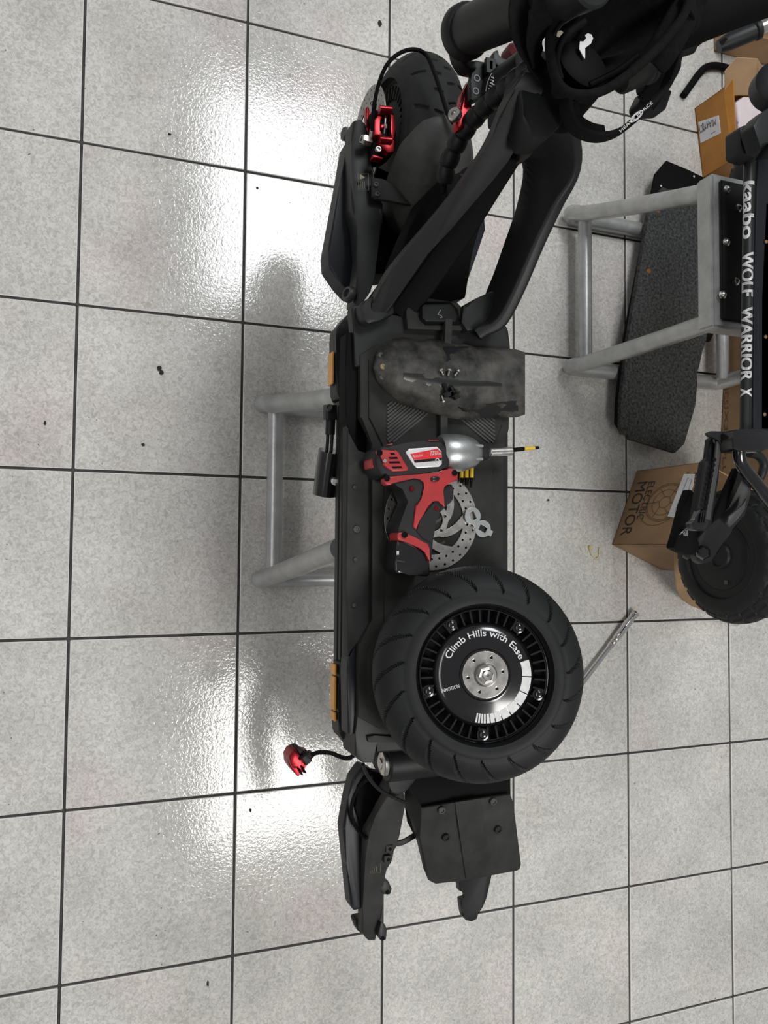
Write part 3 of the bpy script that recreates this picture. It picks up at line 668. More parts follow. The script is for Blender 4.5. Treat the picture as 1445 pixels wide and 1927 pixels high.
lathe('rim', [(.094, RH-.012), (.0945, RH-.003), (.092, RH+.001), (.0895, RH-.001), (.0885, RH-.005), (.0865, RH-.006), (.0855, RH-.002), (.0845, RH-.002), (.0845, RH-.012)], WM, GLOSS, whl, 96, cap=False)
lathe('vent_channel', [(.0846, RH-.0115), (.067, RH-.0115), (.067, RH-.016), (.0846, RH-.016)], WM, DEEP, whl, 72, closedprof=True)
lathe('rim_back', [(.0, -.036), (.092, -.036), (.092, -.02), (.07, .01), (0, .01)], WM, BLK2, whl, 48)
for k in range(40):
    a = 2*pi*k/40+.03
    if min(abs((a-(radians(90+33+72*q))+pi) % (2*pi)-pi) for q in range(5)) < .07: continue
    x = V((cos(a), sin(a), 0)); M3 = WM.to_3x3()
    box('fin', WM @ V((.0765*cos(a), .0765*sin(a), RH-.0055)), (.0165, .0024, .009), GLOSS, whl, (M3 @ x, M3 @ V((-sin(a), cos(a), 0)), wn), .0004)
for q in range(5):
    a = radians(90+32.5+72*q)
    lathe('rim_bolt', [(0, .0045), (.003, .0045), (.005, .003), (.0055, 0), (.0078, -.0005), (.0082, -.003), (.0082, -.012)], WM @ frame((.0775*cos(a), .0775*sin(a), RH+.0005), (0, 0, 1), (1, 0, 0)), GLOSS, whl, 24)
lathe('hub_cover', [(0, RH+.004), (.033, RH+.004), (.0345, RH+.0055), (.037, RH+.005), (.055, RH+.0038), (.064, RH+.001), (.0675, RH-.003), (.068, RH-.0125)], WM, GLOSS, whl, 96)
cz_ = RH+.0046
hub = plate('hub_disc', [arc(.0300, 0, 2*pi, 64)[:-1]]+[[(.0235*cos(radians(a0))+.0026*cos(t*pi/6), .0235*sin(radians(a0))+.0026*sin(t*pi/6)) for t in range(12)] for a0 in (128, 68, 8, -52, -112, -172)], .0022, WM @ frame((0, 0, RH+.006), (0, 0, 1), (1, 0, 0)), STEEL, whl, .0006)
lathe('hub_boss', [(0, .004), (.0135, .004), (.015, .002), (.016, 0)], WM @ frame((0, 0, RH+.0085), (0, 0, 1), (1, 0, 0)), STEELD, whl, 40)
lathe('axle_nut', [(0, .003), (.0075, .003), (.0075, .008), (.009, .0085), (.0115, .0075), (.0118, 0)], WM @ frame((0, 0, RH+.0115), (0, 0, 1), (1, .2, 0)), STEEL, whl, 6, smooth=20)
lathe('axle_end', [(0, .0035), (.0015, .0035), (.002, .0055), (.0058, .0062), (.0066, .005), (.0068, 0)], WM @ frame((0, 0, RH+.0145), (0, 0, 1), (1, 0, 0)), STEELD, whl, 24)
def arc_text(name, s, r, a_mid, span, h, m, par, Mx, zf, flip=False, bold=.0):
    me = curve_me(None, 0, 0, s, bold=.009)
    xs = [v.co.x for v in me.vertices]; x0, x1 = min(xs), max(xs); sy = h/.73
    for v in me.vertices:
        t = (v.co.x-x0)/(x1-x0); a = a_mid+span/2-span*t; rr = r+v.co.y*sy
        v.co = Mx @ V((rr*cos(a), rr*sin(a), zf))
    return fin(name, me, m, par, 0)
for dr, da in ((0, 0),):
    arc_text('lettering', 'Climb Hills with Ease', .0500+dr, radians(88)+da, radians(134), .0092, WHT, whl, WM, RH+.0052+abs(dr)*.1)
q = [WM @ V(p)+wn*.0008 for p in ((-.0585, -.0215, cz_+.0006), (-.0345, -.0155, cz_+.0006), (-.0355, -.0112, cz_+.0006), (-.0592, -.0170, cz_+.0006))]
text_quad('lettering', 'iNMOTION', q, WHT, whl)
def seg(name, a0, a1, r0, r1):
    me = curve_me([arc(r1, a0, a1, 6)+arc(r0, a1, a0, 6)], .0002); me.transform(WM @ Matrix.Translation((0, 0, RH+.0042))); return fin(name, me, WHT, whl, 0)
A = [17, -4.5, -26, -43, -58, -70, -79, -85.5, -90.5, -94.5, -98, -101.5, -105]
for a0, a1 in zip(A, A[1:]): seg('gauge_mark', radians(a0-.6), radians(a1+.8), .0505, .0625)

# ================================================================ BRAKE DISC, WASHERS, BITS
RM = frame(W(812, 978, .6185), UP, (0, 1, 0))
bd = rotor('brake_disc', None, RM, .0735, STEEL, True, 6, .75)
bd.location.z += 0
tag(bd, 'perforated steel brake disc lying flat on the deck under the red driver', 'brake disc')
for (x, y, rot, lb) in ((889, 971, .4, 'steel tabbed washer resting on the disc edge, left of its twin'), (908, 995, 1.1, 'steel tabbed washer beside the disc edge, right of its twin')):
    zc = .624 if x < 900 else .6195
    Mw = frame(W(x, y, zc), (0, -.04, 1), (cos(rot), sin(rot), 0))
    sp = [arc(.0125, radians(20), radians(340), 28)+[(.0165, -.004), (.0165, .004)], [(-.0065, -.0045), (.0065, -.0045), (.0065, .0045), (-.0065, .0045)][::-1]]
    tag(plate('tab_washer', sp, .0012, Mw, ALU, None, .0003), lb, 'washer', 'tabbed washers by the brake disc')
for (x, lb) in ((869, 'leftmost of three yellow-banded screwdriver bits beside the driver trigger'), (878.5, 'middle of three yellow-banded screwdriver bits beside the driver trigger'), (888, 'rightmost of three yellow-banded screwdriver bits beside the driver trigger')):
    tb = thing('driver_bit', lb, 'driver bit', W(x, 890, .622), 'yellow-banded driver bits by the trigger')
    y1 = 903+(x-869)*.45; a, b, c, d = W(x, 862, .624), W(x-.5, 880, .624), W(x-1, 899, .624), W(x-2, y1+6, .624)
    cyl('hex_shank', a, b, .0028, DEEP, tb, 6); cyl('yellow_band', b, c, .0031, YEL, tb, 12, .0003); cyl('bit_tip', c, d, .0027, DEEP, tb, 8, .0003, .0015)

# ================================================================ IMPACT DRIVER
dv = thing('impact_driver', 'red and black cordless impact driver with silver nose lying on the deck', 'power tool', W(810, 930, .617))
zt = .668
def dp(name, pts, m, z=zt, th=.046, bev=.010, par=None): return prism(name, pts, m, par or dv, z=z, th=th, bev=bev, seg=3)
def dc(pts): return [(640+x/3.6125, 800+y/3.6125) for x, y in pts]      # crop coordinates of the tool
dp('motor_housing', dc([(245, 160), (300, 135), (420, 125), (560, 105), (690, 100), (740, 170), (755, 240), (740, 300), (640, 318), (480, 335), (350, 352), (280, 350), (250, 290), (240, 220)]), TOOLBLK, zt, .05, .014)
dp('tail_cap', dc([(212, 235), (228, 218), (262, 215), (270, 290), (215, 292)]), REDP, zt-.012, .03, .004)
dp('top_trim', dc([(600, 98), (672, 98), (665, 128), (640, 122), (600, 110)]), REDP, zt-.010, .01, .002)
dp('top_trim', dc([(315, 132), (360, 122), (360, 140), (318, 142)]), REDP, zt-.010, .01, .002)
sh_ = dp('side_shell', dc([(248, 182), (262, 168), (285, 178), (378, 166), (400, 185), (465, 292), (458, 312), (355, 318), (318, 290), (290, 270), (285, 205), (262, 206)]), REDP, zt+.003, .01, .003)
for k, (x0, x1, y) in enumerate(((340, 375, 196), (330, 395, 224), (330, 410, 254), (350, 425, 288))):
    dp('vent_slot', dc([(x0, y-6), (x1-8, y-8), (x1, y+5), (x0+8, y+7)]), DEEP, zt+.0036, .001, 0, sh_)
for (x, y, pr) in ((268, 188, sh_), (302, 243, sh_)):
    bolt('screw', W(*dc([(x, y)])[0], zt+.003), UP, .0042 if x < 280 else .003, DEEP if x < 280 else STEEL, sh_, .0018)
rd = dp('grip_frame', dc([(300, 362), (330, 348), (500, 336), (650, 325), (720, 310), (735, 294), (780, 300), (803, 322), (800, 375), (735, 392), (702, 412), (692, 450), (700, 510), (716, 548), (705, 562), (690, 530), (668, 506), (628, 508), (600, 560), (562, 600), (545, 640), (520, 712), (497, 690), (510, 600), (515, 545), (560, 505), (578, 430), (575, 385), (545, 360), (500, 362), (400, 375), (345, 408), (312, 408), (298, 385)]), REDP, zt+.002, .012, .003)
for (x, y) in ((318, 362), (778, 325), (438, 746)):
    bolt('screw', W(*dc([(x, y)])[0], zt+.0025), UP, .0042, DEEP, rd, .0018)
dp('direction_switch', dc([(615, 365), (630, 350), (670, 348), (684, 362), (670, 380), (630, 384)]), GLOSS, zt+.005, .004, .002)
dp('grip', dc([(345, 400), (400, 372), (500, 355), (560, 370), (700, 400), (700, 450), (735, 480), (770, 500), (750, 530), (716, 545), (672, 590), (645, 650), (635, 760), (620, 930), (560, 830), (400, 750), (395, 700), (430, 610), (470, 520), (430, 430), (380, 400)]), TOOLBLK, zt-.001, .042, .010)
dp('grip_texture', dc([(640, 520), (690, 560), (655, 610), (640, 700), (625, 800), (560, 770), (520, 720), (545, 640), (600, 570)]), mat('grip rubber', (.02, .02, .021), .8, spec=.25, bump=.8, bs=400), zt+.001, .004, .0015)
dp('trigger', dc([(700, 420), (716, 405), (760, 400), (775, 440), (770, 500), (735, 530), (712, 500), (697, 460)]), TOOLBLK, zt-.006, .028, .005)
for (x, y) in ((488, 433), (652, 566)): bolt('screw', W(*dc([(x, y)])[0], zt+.0005), UP, .0032, RED, dv, .0016)
dp('base_frame', dc([(388, 745), (398, 730), (440, 728), (520, 768), (600, 808), (608, 840), (616, 930), (604, 930), (580, 860), (540, 835), (460, 800), (392, 782)]), REDP, zt+.001, .03, .003)
bt = dp('battery', dc([(392, 780), (460, 800), (545, 838), (585, 870), (610, 935), (614, 1005), (600, 1030), (470, 1020), (390, 1010), (378, 985), (378, 905), (385, 850)]), GLOSS, zt-.003, .045, .010)
dp('battery_ridge', dc([(378, 912), (445, 925), (440, 935), (378, 925)]), BLK, zt-.0018, .002, .0005, bt)
dp('battery_mark', dc([(384, 855), (400, 855), (400, 882), (384, 882)]), WHT2, zt-.0024, .0008, 0, bt)
# nose: lathe along its axis
na = W(*dc([(725, 190)])[0], .644); nb = W(*dc([(945, 190)])[0], .644); L = (nb-na).length; nd = (nb-na).normalized()
NM = frame(na, nd, (0, 0, 1))
lathe('gear_case', [(.024, -.012), (.0275, -.006), (.0278, .012), (.0262, L*.5), (.0245, L*.62), (.021, L*.80), (.0165, L*.92), (.011, L), (0, L)], NM, ALU, dv, 40)
for a in (-.5, .4):
    box('case_rib', na+nd*L*.72+V((sin(a)*-.0215, 0, cos(a)*.0215)), (.004, .022, .003), ALU, dv, None, .001)
kc = lathe('chuck_collar', [(.009, L-.004), (.0115, L-.002), (.0115, L+.008), (.0095, L+.011), (.0095, L+.0125), (0, L+.0125)], NM, TOOLBLK, dv, 20)
lathe('chuck_tip', [(.006, L+.010), (.006, L+.013), (.0045, L+.020), (.0045, L+.024), (0, L+.024)], NM, STEEL, dv, 6)
hb = W(*dc([(1165, 178)])[0], .644); h0 = W(*dc([(1012, 186)])[0], .644)
cyl('bit_holder', h0, hb, .0068, STEEL, dv, 28, .001)
b1_, b2_, b3_, b4_ = [W(*dc([p])[0], .644) for p in ((1165, 170), (1250, 161), (1320, 155), (1362, 152))]
cyl('bit_shank', b1_, b2_, .0032, DEEP, dv, 6); cyl('yellow_band', b2_, b3_, .0030, YEL, dv, 14, .0003); cyl('bit_neck', b3_, b3_+(b4_-b3_)*.7, .0024, DEEP, dv, 10); cyl('bit_tip', b3_+(b4_-b3_)*.7, b4_, .0018, STEEL, dv, 6)
# name plate
lp = dc([(445, 185), (470, 160), (660, 146), (690, 178), (693, 265), (672, 284), (520, 292), (500, 270)])
np_ = dp('name_plate', lp, mat('silver label', (.68, .66, .66), .3, .3, var=.1), zt+.0012, .003, .001)
dp('red_field', dc([(478, 196), (662, 160), (686, 182), (688, 222), (500, 236)]), mat('label red', (.62, .02, .03), .35), zt+.0016, .0006, 0, np_)
dp('dark_field', dc([(500, 238), (690, 222), (690, 240), (508, 256)]), GLOSS, zt+.0016, .0006, 0, np_)
text_px('lettering', 'Milwaukee', dc([(494, 226), (562, 212), (560, 190), (490, 204)]), zt+.0019, mat('pale red print', (.8, .35, .35), .5), np_)
text_px('lettering', 'IMPACT', dc([(612, 192), (682, 184), (682, 172), (612, 178)]), zt+.0019, WHT, np_)
text_px('lettering', 'DRIVER', dc([(612, 207), (684, 200), (684, 188), (612, 195)]), zt+.0019, WHT, np_)
lathe('seal_mark', [(.0022, 0), (.0030, 0), (.0030, .0003), (.0022, .0003)], frame(W(*dc([(660, 240)])[0], zt+.0019), UP), WHT, np_, 20, closedprof=True)

# ================================================================ REMOVED MUDGUARD LINER WITH SCREWS
fd = thing('tyre_hugger', 'dirty scratched black plastic fender lying on the deck with loose screws on it', 'fender', W(845, 710, .617))
bm = bmesh.new()
def fpt(u, v):                              # u: left to right, v: -1..1 across
    # outline in pixels: left rounded end, widest in the middle, square right end
    def lerp(tab, u):
        for (a, b), (c, d) in zip(tab, tab[1:]):
            if u <= c: t = (u-a)/(c-a); t = t*t*(3-2*t) if False else t; return b+(d-b)*t
        return tab[-1][1]
    top = lerp([(0, 690), (.015, 664), (.05, 648), (.12, 637), (.2, 634), (.3, 642), (.36, 637), (.5, 642), (.64, 650), (.68, 654), (.94, 657), (1, 663)], u)
    bot = lerp([(0, 692), (.015, 712), (.06, 730), (.15, 751), (.28, 766), (.38, 776), (.5, 786), (.62, 791), (.70, 786), (.95, 785), (1, 780)], u)
    y = top+(bot-top)*(v+1)/2; x = 704+284*u
    e = abs(v); hgt_ = .008+.026*(1-e**2.6)*min(1, .35+u*5)
    return W(x+(1-e)*0, y, .617+hgt_+.004*sin(u*5)+.0011*sin(v*11+u*2)*min(1, u*4)*(1-e**4))
NU, NV = 44, 22; gt = [[bm.verts.new(fpt(i/NU, -1+2*j/NV)) for j in range(NV+1)] for i in range(NU+1)]
gb = [[bm.verts.new(v.co-V((0, 0, .003))) for v in row] for row in gt]
for i in range(NU):
    for j in range(NV):
        bm.faces.new((gt[i][j], gt[i+1][j], gt[i+1][j+1], gt[i][j+1])); bm.faces.new((gb[i][j], gb[i][j+1], gb[i+1][j+1], gb[i+1][j]))
for i in range(NU):
    bm.faces.new((gt[i][0], gb[i][0], gb[i+1][0], gt[i+1][0])); bm.faces.new((gt[i][NV], gt[i+1][NV], gb[i+1][NV], gb[i][NV]))
for j in range(NV):
    bm.faces.new((gt[0][j], gt[0][j+1], gb[0][j+1], gb[0][j])); bm.faces.new((gt[NU][j], gb[NU][j], gb[NU][j+1], gt[NU][j+1]))
from_bm('shell', bm, MUD, fd, 60)
def fs(px, py, lift=.0015):                 # point on the shell surface under a pixel, marched along the ray
    d = CR*((px-722.5)/F)+CD*((py-963.5)/F)+CF; best = None
    for i in range(0, 60):
        z = .66-i*.001; p = W(px, py, z); u = min(1, max(0, (px-704)/284)); m_ = None
        for j in range(41):
            q = fpt(u, -1+j/20)
            k = abs(q.x-p.x)
            if m_ is None or k < m_[0]: m_ = (k, q.z)
        if z <= m_[1]+lift: return p
    return W(px, py, .63)
def patch(pts, m, name):
    P = [fs(x, y, .0012) for x, y in pts]; bm = bmesh.new(); prism_bm(bm, P, .0012, 0); return from_bm(name, bm, m, fd)
OIL = mat('wet dark smear', (.010, .0105, .011), .34, rv=.08, vs=60)
fdc = lambda L_: [(600+x/3.284, 580+y/3.284) for x, y in L_]
for strip_ in ([(525, 400, 440), (600, 402, 465), (680, 405, 480), (760, 425, 487), (830, 440, 487), (900, 448, 478), (960, 450, 482), (1040, 450, 480), (1130, 465, 482)],
               [(862, 600, 612), (890, 600, 640), (930, 598, 665), (990, 596, 675), (1060, 590, 680), (1130, 580, 672), (1200, 572, 672), (1232, 574, 668)],
               [(770, 240, 260), (790, 235, 330), (815, 235, 320), (850, 238, 270), (925, 236, 248)]):
    tp = fdc([(x, a) for x, a, b in strip_]); bt_ = fdc([(x, b) for x, a, b in strip_])
    bm = bmesh.new(); A_ = [bm.verts.new(fs(*p, .0009)) for p in tp]; M_ = [bm.verts.new(fs((p[0]+q_[0])/2, (p[1]+q_[1])/2, .0012)) for p, q_ in zip(tp, bt_)]; B_ = [bm.verts.new(fs(*p, .0009)) for p in bt_]
    for i in range(len(tp)-1): bm.faces.new((A_[i], A_[i+1], M_[i+1], M_[i])); bm.faces.new((M_[i], M_[i+1], B_[i+1], B_[i]))
    r_ = bmesh.ops.extrude_face_region(bm, geom=bm.faces[:]); bmesh.ops.translate(bm, vec=(0, 0, -.0012), verts=[e for e in r_['geom'] if isinstance(e, bmesh.types.BMVert)])
    from_bm('dark_smear', bm, OIL, fd)
for (x, y) in ((720, 690), (716, 668), (719, 710)):
    bolt('rivet', fs(x, y, .001), UP, .004, mat('brass rivet', (.25, .19, .1), .5, .5) if y == 690 else DUST, fd, .0015)
# loose screws
SM = STEEL
def screw(name, a, b, r, m, label, grp, hr=1.9, hl=.3, washer=False):
    A_, B_ = fs(*a, .0055), fs(*b, .0035)
    t = thing(name, label, 'screw' if r < .0025 else 'bolt', (A_+B_)/2, grp)
    d = B_-A_; cyl('head', A_, A_+d*hl, r*hr, m, t, 16, .0004)
    n_ = 10; P_ = [A_+d*(hl+(1-hl)*i/(n_*2)) for i in range(n_*2+1)]
    bm = bmesh.new(); sweep_bm(bm, P_, circ(r, 10), None, False, [1.0 if i % 2 else .86 for i in range(n_*2+1)]); from_bm('thread', bm, m, t)
    if washer: cyl('flange', A_+d*hl*.8, A_+d*hl*1.1, r*2.5, m, t, 18, .0003)
    return t
screw('cap_screw', (829, 694), (834, 706), .0019, SM, 'left small silver screw in the upper row on the fender', 'small screws on the fender')
screw('cap_screw', (846, 695), (843, 708), .0019, SM, 'middle small silver screw in the upper row on the fender', 'small screws on the fender')
screw('cap_screw', (863, 697), (855, 708), .0019, STEELD, 'right darker screw in the upper row on the fender', 'small screws on the fender')
screw('cap_screw', (835, 757), (831, 744), .0017, SM, 'lone small silver screw below the two black bolts on the fender', 'small screws on the fender')
screw('hex_bolt', (843, 746), (836, 723), .0034, GLOSS, 'left black flanged hex bolt lying on the fender', 'black hex bolts on the fender', 1.6, .35, True)
screw('hex_bolt', (860, 750), (848, 727), .0034, GLOSS, 'right black flanged hex bolt lying on the fender', 'black hex bolts on the fender', 1.6, .35, True)
# flat bar under the fender
tb = bar('flat_bar', [(843, 600, .632), (841, 660, .626), (834, 780, .624), (834, 822, .6235)], .0115, .0075, GREYP, None, 1, .001)
tag(tb, 'narrow flat metal bar sticking out above and below the dirty fender', 'metal bar')

# ================================================================ FLOOR ITEMS NEAR
ra = thing('ratchet_handle', 'polished chrome ratchet handle lying on the tiles right of the wheel', 'ratchet', W(1150, 1210, .012))
r0, r1 = W(1090, 1292, .013), W(1196, 1153, .013); d = (r1-r0); Lr = d.length; RMx = frame(r0, d, (0, 0, 1))
lathe('handle', [(0, 0), (.0065, .001), (.007, Lr*.02), (.0068, Lr*.50), (.0088, Lr*.55), (.0088, Lr*.565), (.0072, Lr*.575), (.0088, Lr*.59), (.0088, Lr*.61), (.0072, Lr*.62), (.0088, Lr*.635), (.0092, Lr*.66), (.0100, Lr*.74), (.0105, Lr*.84), (.0088, Lr*.91), (.0085, Lr*.935), (.0105, Lr*.955), (.0112, Lr*.985), (.0105, Lr*.998), (0, Lr)], RMx, CHROME, ra, 28)
lathe('ratchet_head', [(0, 0), (.016, 0), (.018, .002), (.018, .012), (.014, .016), (0, .016)], frame(r0+V((.006, -.01, -.010)), UP), CHROME, ra, 28)
zt_ = thing('zip_tie', 'thin pale yellow plastic tie curled on the tiles left of the cardboard box', 'zip tie', W(1117, 1040, 0))
tube('strap', [(1108, 1030, .003), (1110, 1038, .002), (1115, 1047, .002), (1121, 1051, .002), (1126, 1046, .002), (1127, 1030, .002)], .0010, ZIP, zt_, 6, 5)
bm = bmesh.new(); boxw(bm, W(1109.5, 1030, .0035), (.006, .007, .005), None, .001); from_bm('lock_head', bm, ZIP, zt_)
def crumb(x, y, s, label, seed):
    rnd = random.Random(seed); bm = bmesh.new()
    bmesh.ops.create_icosphere(bm, subdivisions=2, radius=1)
    c = W(x, y, 0)
    for v in bm.verts:
        k = 1+rnd.uniform(-.35, .35); v.co = V((c.x+v.co.x*s[1]*k, c.y+v.co.y*s[0]*k, .0016+max(-1, v.co.z)*.0016))
    tag(from_bm('rubber_crumb', bm, DIRT, None, 0), label, 'debris', 'dark crumbs on the tiles')
crumb(300, 693, (.0050, .0050), 'largest black crumb on the open tiles left of the scooter', 1)
crumb(304, 701, (.0045, .0045), 'black crumb touching the largest one left of the scooter', 2)
crumb(714, 45, (.0045, .0065), 'oval dark spot on the tiles above the front tyre', 3)
crumb(85, 796, (.002, .0042), 'thin dark flake near the left edge at mid height', 4)
crumb(269, 837, (.003, .003), 'round grey crumb below the large black crumb', 5)
crumb(319, 253, (.0035, .002), 'small black crumb in the upper left beside a tile edge', 6)
crumb(484, 354, (.003, .002), 'small black crumb left of the front suspension arm', 7)
crumb(1031, 941, (.0035, .0025), 'small dark crumb on the tiles right of the yellow bits', 8)
crumb(471, 1525, (.0025, .0035), 'small black crumb on the bright reflection below the red caliper', 9)
crumb(391, 1850, (.0018, .006), 'thin black sliver near the bottom left tiles', 10)
bm = bmesh.new(); rnd = random.Random(5)
for k in range(120):
    x, y = rnd.uniform(5, 640), rnd.uniform(5, 1920)
    if k % 3 == 0: x = rnd.uniform(980, 1440); y = rnd.uniform(1200, 1920)
    c = W(x, y, .0004); a = rnd.uniform(0, pi); l_ = rnd.uniform(.0008, .0022)
    boxw(bm, c, (l_*(2 if k % 5 == 0 else 1), .0009, .0008), (V((cos(a), sin(a), 0)), V((-sin(a), cos(a), 0)), UP))
tag(from_bm('floor_grit', bm, DIRT, None, 0), 'fine dark grit scattered over the pale tiles', 'grit')['kind'] = 'stuff'

# ================================================================ STRAP BAG OVER THE HANDLEBAR
bag = thing('black_bag', 'soft black fabric bag with oval piped opening hanging at the top right', 'bag', W(1120, 120, .9))
zb = .93
ov = [(1037, 112), (1035, 70), (1052, 38), (1085, 14), (1130, -8), (1200, -30), (1290, -30), (1290, 20), (1262, 62), (1228, 100), (1180, 142), (1140, 168), (1105, 178), (1070, 174), (1048, 152)]
bm = bmesh.new()                                # sagging inner cloth
Pc = [W(x, y, zb) for x, y in ov]; Pc = crom(Pc, 3, True); cc = sum(Pc, V())/len(Pc)
rings = []
for s, dz in ((1, 0), (.93, -.012), (.8, -.03), (.6, -.045), (.4, -.05), (.2, -.05), (.04, -.05)):
    rings.append([bm.verts.new(cc+(p-cc)*s+V((0, 0, dz+.006*sin(i*.9)*(s < .95)))) for i, p in enumerate(Pc)])
for a, b in zip(rings, rings[1:]):
    for i in range(len(Pc)): bm.faces.new((a[i], a[(i+1) % len(Pc)], b[(i+1) % len(Pc)], b[i]))
bm.faces.new(rings[-1])
r_ = bmesh.ops.extrude_face_region(bm, geom=bm.faces[:]); bmesh.ops.translate(bm, vec=(0, 0, -.004), verts=[e for e in r_['geom'] if isinstance(e, bmesh.types.BMVert)])
from_bm('lining', bm, FELT, bag, 60)
tube('piping', [(x, y, zb+.004) for x, y in ov], .0055, FELT, bag, 12, 5, closed=True)
tube('piping', [(1055, 150, zb-.012), (1047, 110, zb-.012), (1062, 70, zb-.010), (1100, 40, zb-.008)], .004, CLOTH, bag, 10, 5)
bar('fold', [(1110, 160, zb-.02), (1160, 135, zb-.016), (1200, 105, zb-.01)], .007, .005, FELT, bag, 5, .004)
o_ = prism('cloth_tag', [(1091, 78), (1090, 92), (1098, 107), (1101, 110), (1101, 90), (1112, 82), (1116, 72), (1113, 65), (1106, 62), (1101, 66), (1103, 72), (1098, 78)], PAPER, bag, z=zb-.028, th=.0008, bev=0)
lab(o_, 'white curled fabric care tag')
# side panel of the bag towards the viewer's right and lower edge
bar('side_panel', [(1228, 118, .90), (1250, 90, .91), (1290, 20, .92), (1310, -20, .93)], .04, .012, FELT, bag, 4, .005)
bar('side_panel', [(1215, 195, .80), (1245, 150, .82), (1268, 110, .84), (1275, 60, .88)], .03, .010, FELT, bag, 4, .004)
cyl('grip_roll', W(1166, 150, .84), W(1218, 128, .84), .0185, GREYP, bag, 28, .003)
cyl('grip_end', W(1214, 130, .84), W(1228, 126, .84), .0195, BLK2, bag, 28, .004)
prism('buckle_panel', [(1213, 168), (1246, 162), (1266, 170), (1254, 205), (1244, 210), (1222, 210), (1203, 205), (1200, 195)], BLK2, bag, z=.79, th=.02, bev=.004)
prism('buckle_panel', [(1210, 100), (1255, 95), (1262, 135), (1240, 165), (1215, 165)], BLK2, bag, z=.80, th=.02, bev=.004)
lp_ = bar('strap_loop', [(1066, 172, .90), (1066, 205, .89), (1078, 235, .88), (1100, 252, .875), (1132, 258, .87), (1165, 248, .87), (1195, 224, .87), (1222, 198, .87), (1246, 172, .87), (1262, 140, .88), (1275, 100, .89)], .007, .020, CLOTH, bag, 6, .0025)
lab(lp_, 'black webbing handle with white printed logo')
bar('strap_lining', [(1072, 190, .885), (1082, 226, .875), (1104, 243, .87), (1128, 249, .865)], .012, .018, FELT, bag, 5, .003)
# printed mark on the strap: on its left/upper face
bmk = bmesh.new()
def onstrap(t, o): 
    p = V((1172+t*54, 243-t*49, 0)); n = V((.69, .72, 0)); q_ = p+n*o; return W(q_.x, q_.y, .884)
text_quad('lettering', 'HEAVY FORCE', [onstrap(-.1, 2), onstrap(1.02, 2), onstrap(1.02, -3.2), onstrap(-.1, -3.2)], WHT, bag)
for rr in (1, .7):
    pts_ = [onstrap(.48+.20*rr*cos(a*pi/10), 5.2*rr*sin(a*pi/10)-.5) for a in range(20)]
    tube('logo_ring', pts_, .0005, WHT, bag, 5, 1, closed=True, world=True)
# webbing straps of the bag crossing the stem
for pts_, wd in (([(985, -20, .93), (975, 30, .92), (985, 80, .91), (1005, 115, .90), (1020, 135, .895)], .035), ([(1030, -25, .95), (1018, 30, .94), (1008, 80, .92), (1012, 110, .905)], .040), ([(1075, -20, .95), (1052, 10, .94), (1035, 50, .935)], .022)):
    bar('webbing_strap', pts_, wd*.72, .0035, CLOTH, bag, 5, .001)
bar('reflective_edge', [(1043, 66, zb+.012), (1056, 46, zb+.012), (1074, 34, zb+.012), (1090, 24, zb+.012)], .0035, .002, GLOSS, bag, 4, .0007)
prism('white_clip', [(1108, 17), (1114, 14), (1116, 18), (1110, 21)], PAPER, bag, z=zb+.014, th=.002, bev=.0004)
prism('size_tag', [(1049, 60), (1055, 57), (1060, 61), (1053, 69), (1048, 67)], mat('beige tag', (.4, .38, .3), .8), bag, z=zb+.013, th=.001, bev=0)

# ================================================================ DARK HANDLEBAR MASS top right
s2 = thing('electric_scooter', 'second black scooter at the right edge standing on the padded stand with white side lettering', 'scooter', W(1440, 600, .52))
s2b = s2
hbx = thing('handlebar_cover', 'thick black padded bar crossing the top right corner', 'handlebar', W(1400, 30, .9))
tube('padded_bar', [(1262, 52, .86), (1310, 30, .88), (1380, 2, .90), (1470, -30, .92)], .033, DEEP, hbx, 24, 3)
tube('end_boot', [(1262, 84, .85), (1300, 72, .86)], .019, BLK2, hbx, 16, 1)
prism('rubber_lug', [(1296, 76), (1318, 60), (1330, 62), (1326, 78), (1310, 88), (1300, 90)], BLK2, hbx, z=.84, th=.02, bev=.004)
bar('webbing_tail', [(1288, -10, .93), (1300, 10, .93), (1308, 34, .92), (1292, 58, .91)], .018, .005, CLOTH, hbx, 5, .0015)

# ================================================================ SCOOTER ON THE RIGHT
tz = .60
tA, tB = W(1410, 262, tz), W(1402, 850, tz)
tb_ = cyl('side_tube', tA, tB, .0096, BLK, s2, 24, .001)
def ts(s, y0, y1, name='lettering'):
    x = lambda y: 1410-8*(y-262)/588.
    # text reads top to bottom: baseline towards the left, cap tops towards the right
    a, b = W(x(y0), y0, tz), W(x(y1), y1, tz); c_ = .0096
    me = curve_me(None, 0, 0, s, bold=.018); xs = [v.co.x for v in me.vertices]; ys = [v.co.y for v in me.vertices]
    x0, x1, y0_, y1_ = min(xs), max(xs), min(ys), max(ys)
    ax_ = (b-a); axn = ax_.normalized(); vv = (C-(a+b)/2); vv = (vv-axn*vv.dot(axn)).normalized(); sd = axn.cross(vv)
    if sd.y < 0: sd = -sd
    bm = bmesh.new(); bm.from_mesh(me); c_ += .0002
    for k in range(1, 8):
        bmesh.ops.bisect_plane(bm, geom=bm.verts[:]+bm.edges[:]+bm.faces[:], plane_co=(0, y0_+(y1_-y0_)*k/8, 0), plane_no=(0, 1, 0))
    bm.to_mesh(me); bm.free()
    for v in me.vertices:
        t = (v.co.x-x0)/(x1-x0); h_ = (v.co.y-y0_)/(y1_-y0_); ang = (h_-.5)*2.2
        v.co = a+ax_*t+sd*(c_+.0004)*sin(ang)+vv*(c_+.0004)*cos(ang)
    return fin(name, me, WHT, tb_, 0)
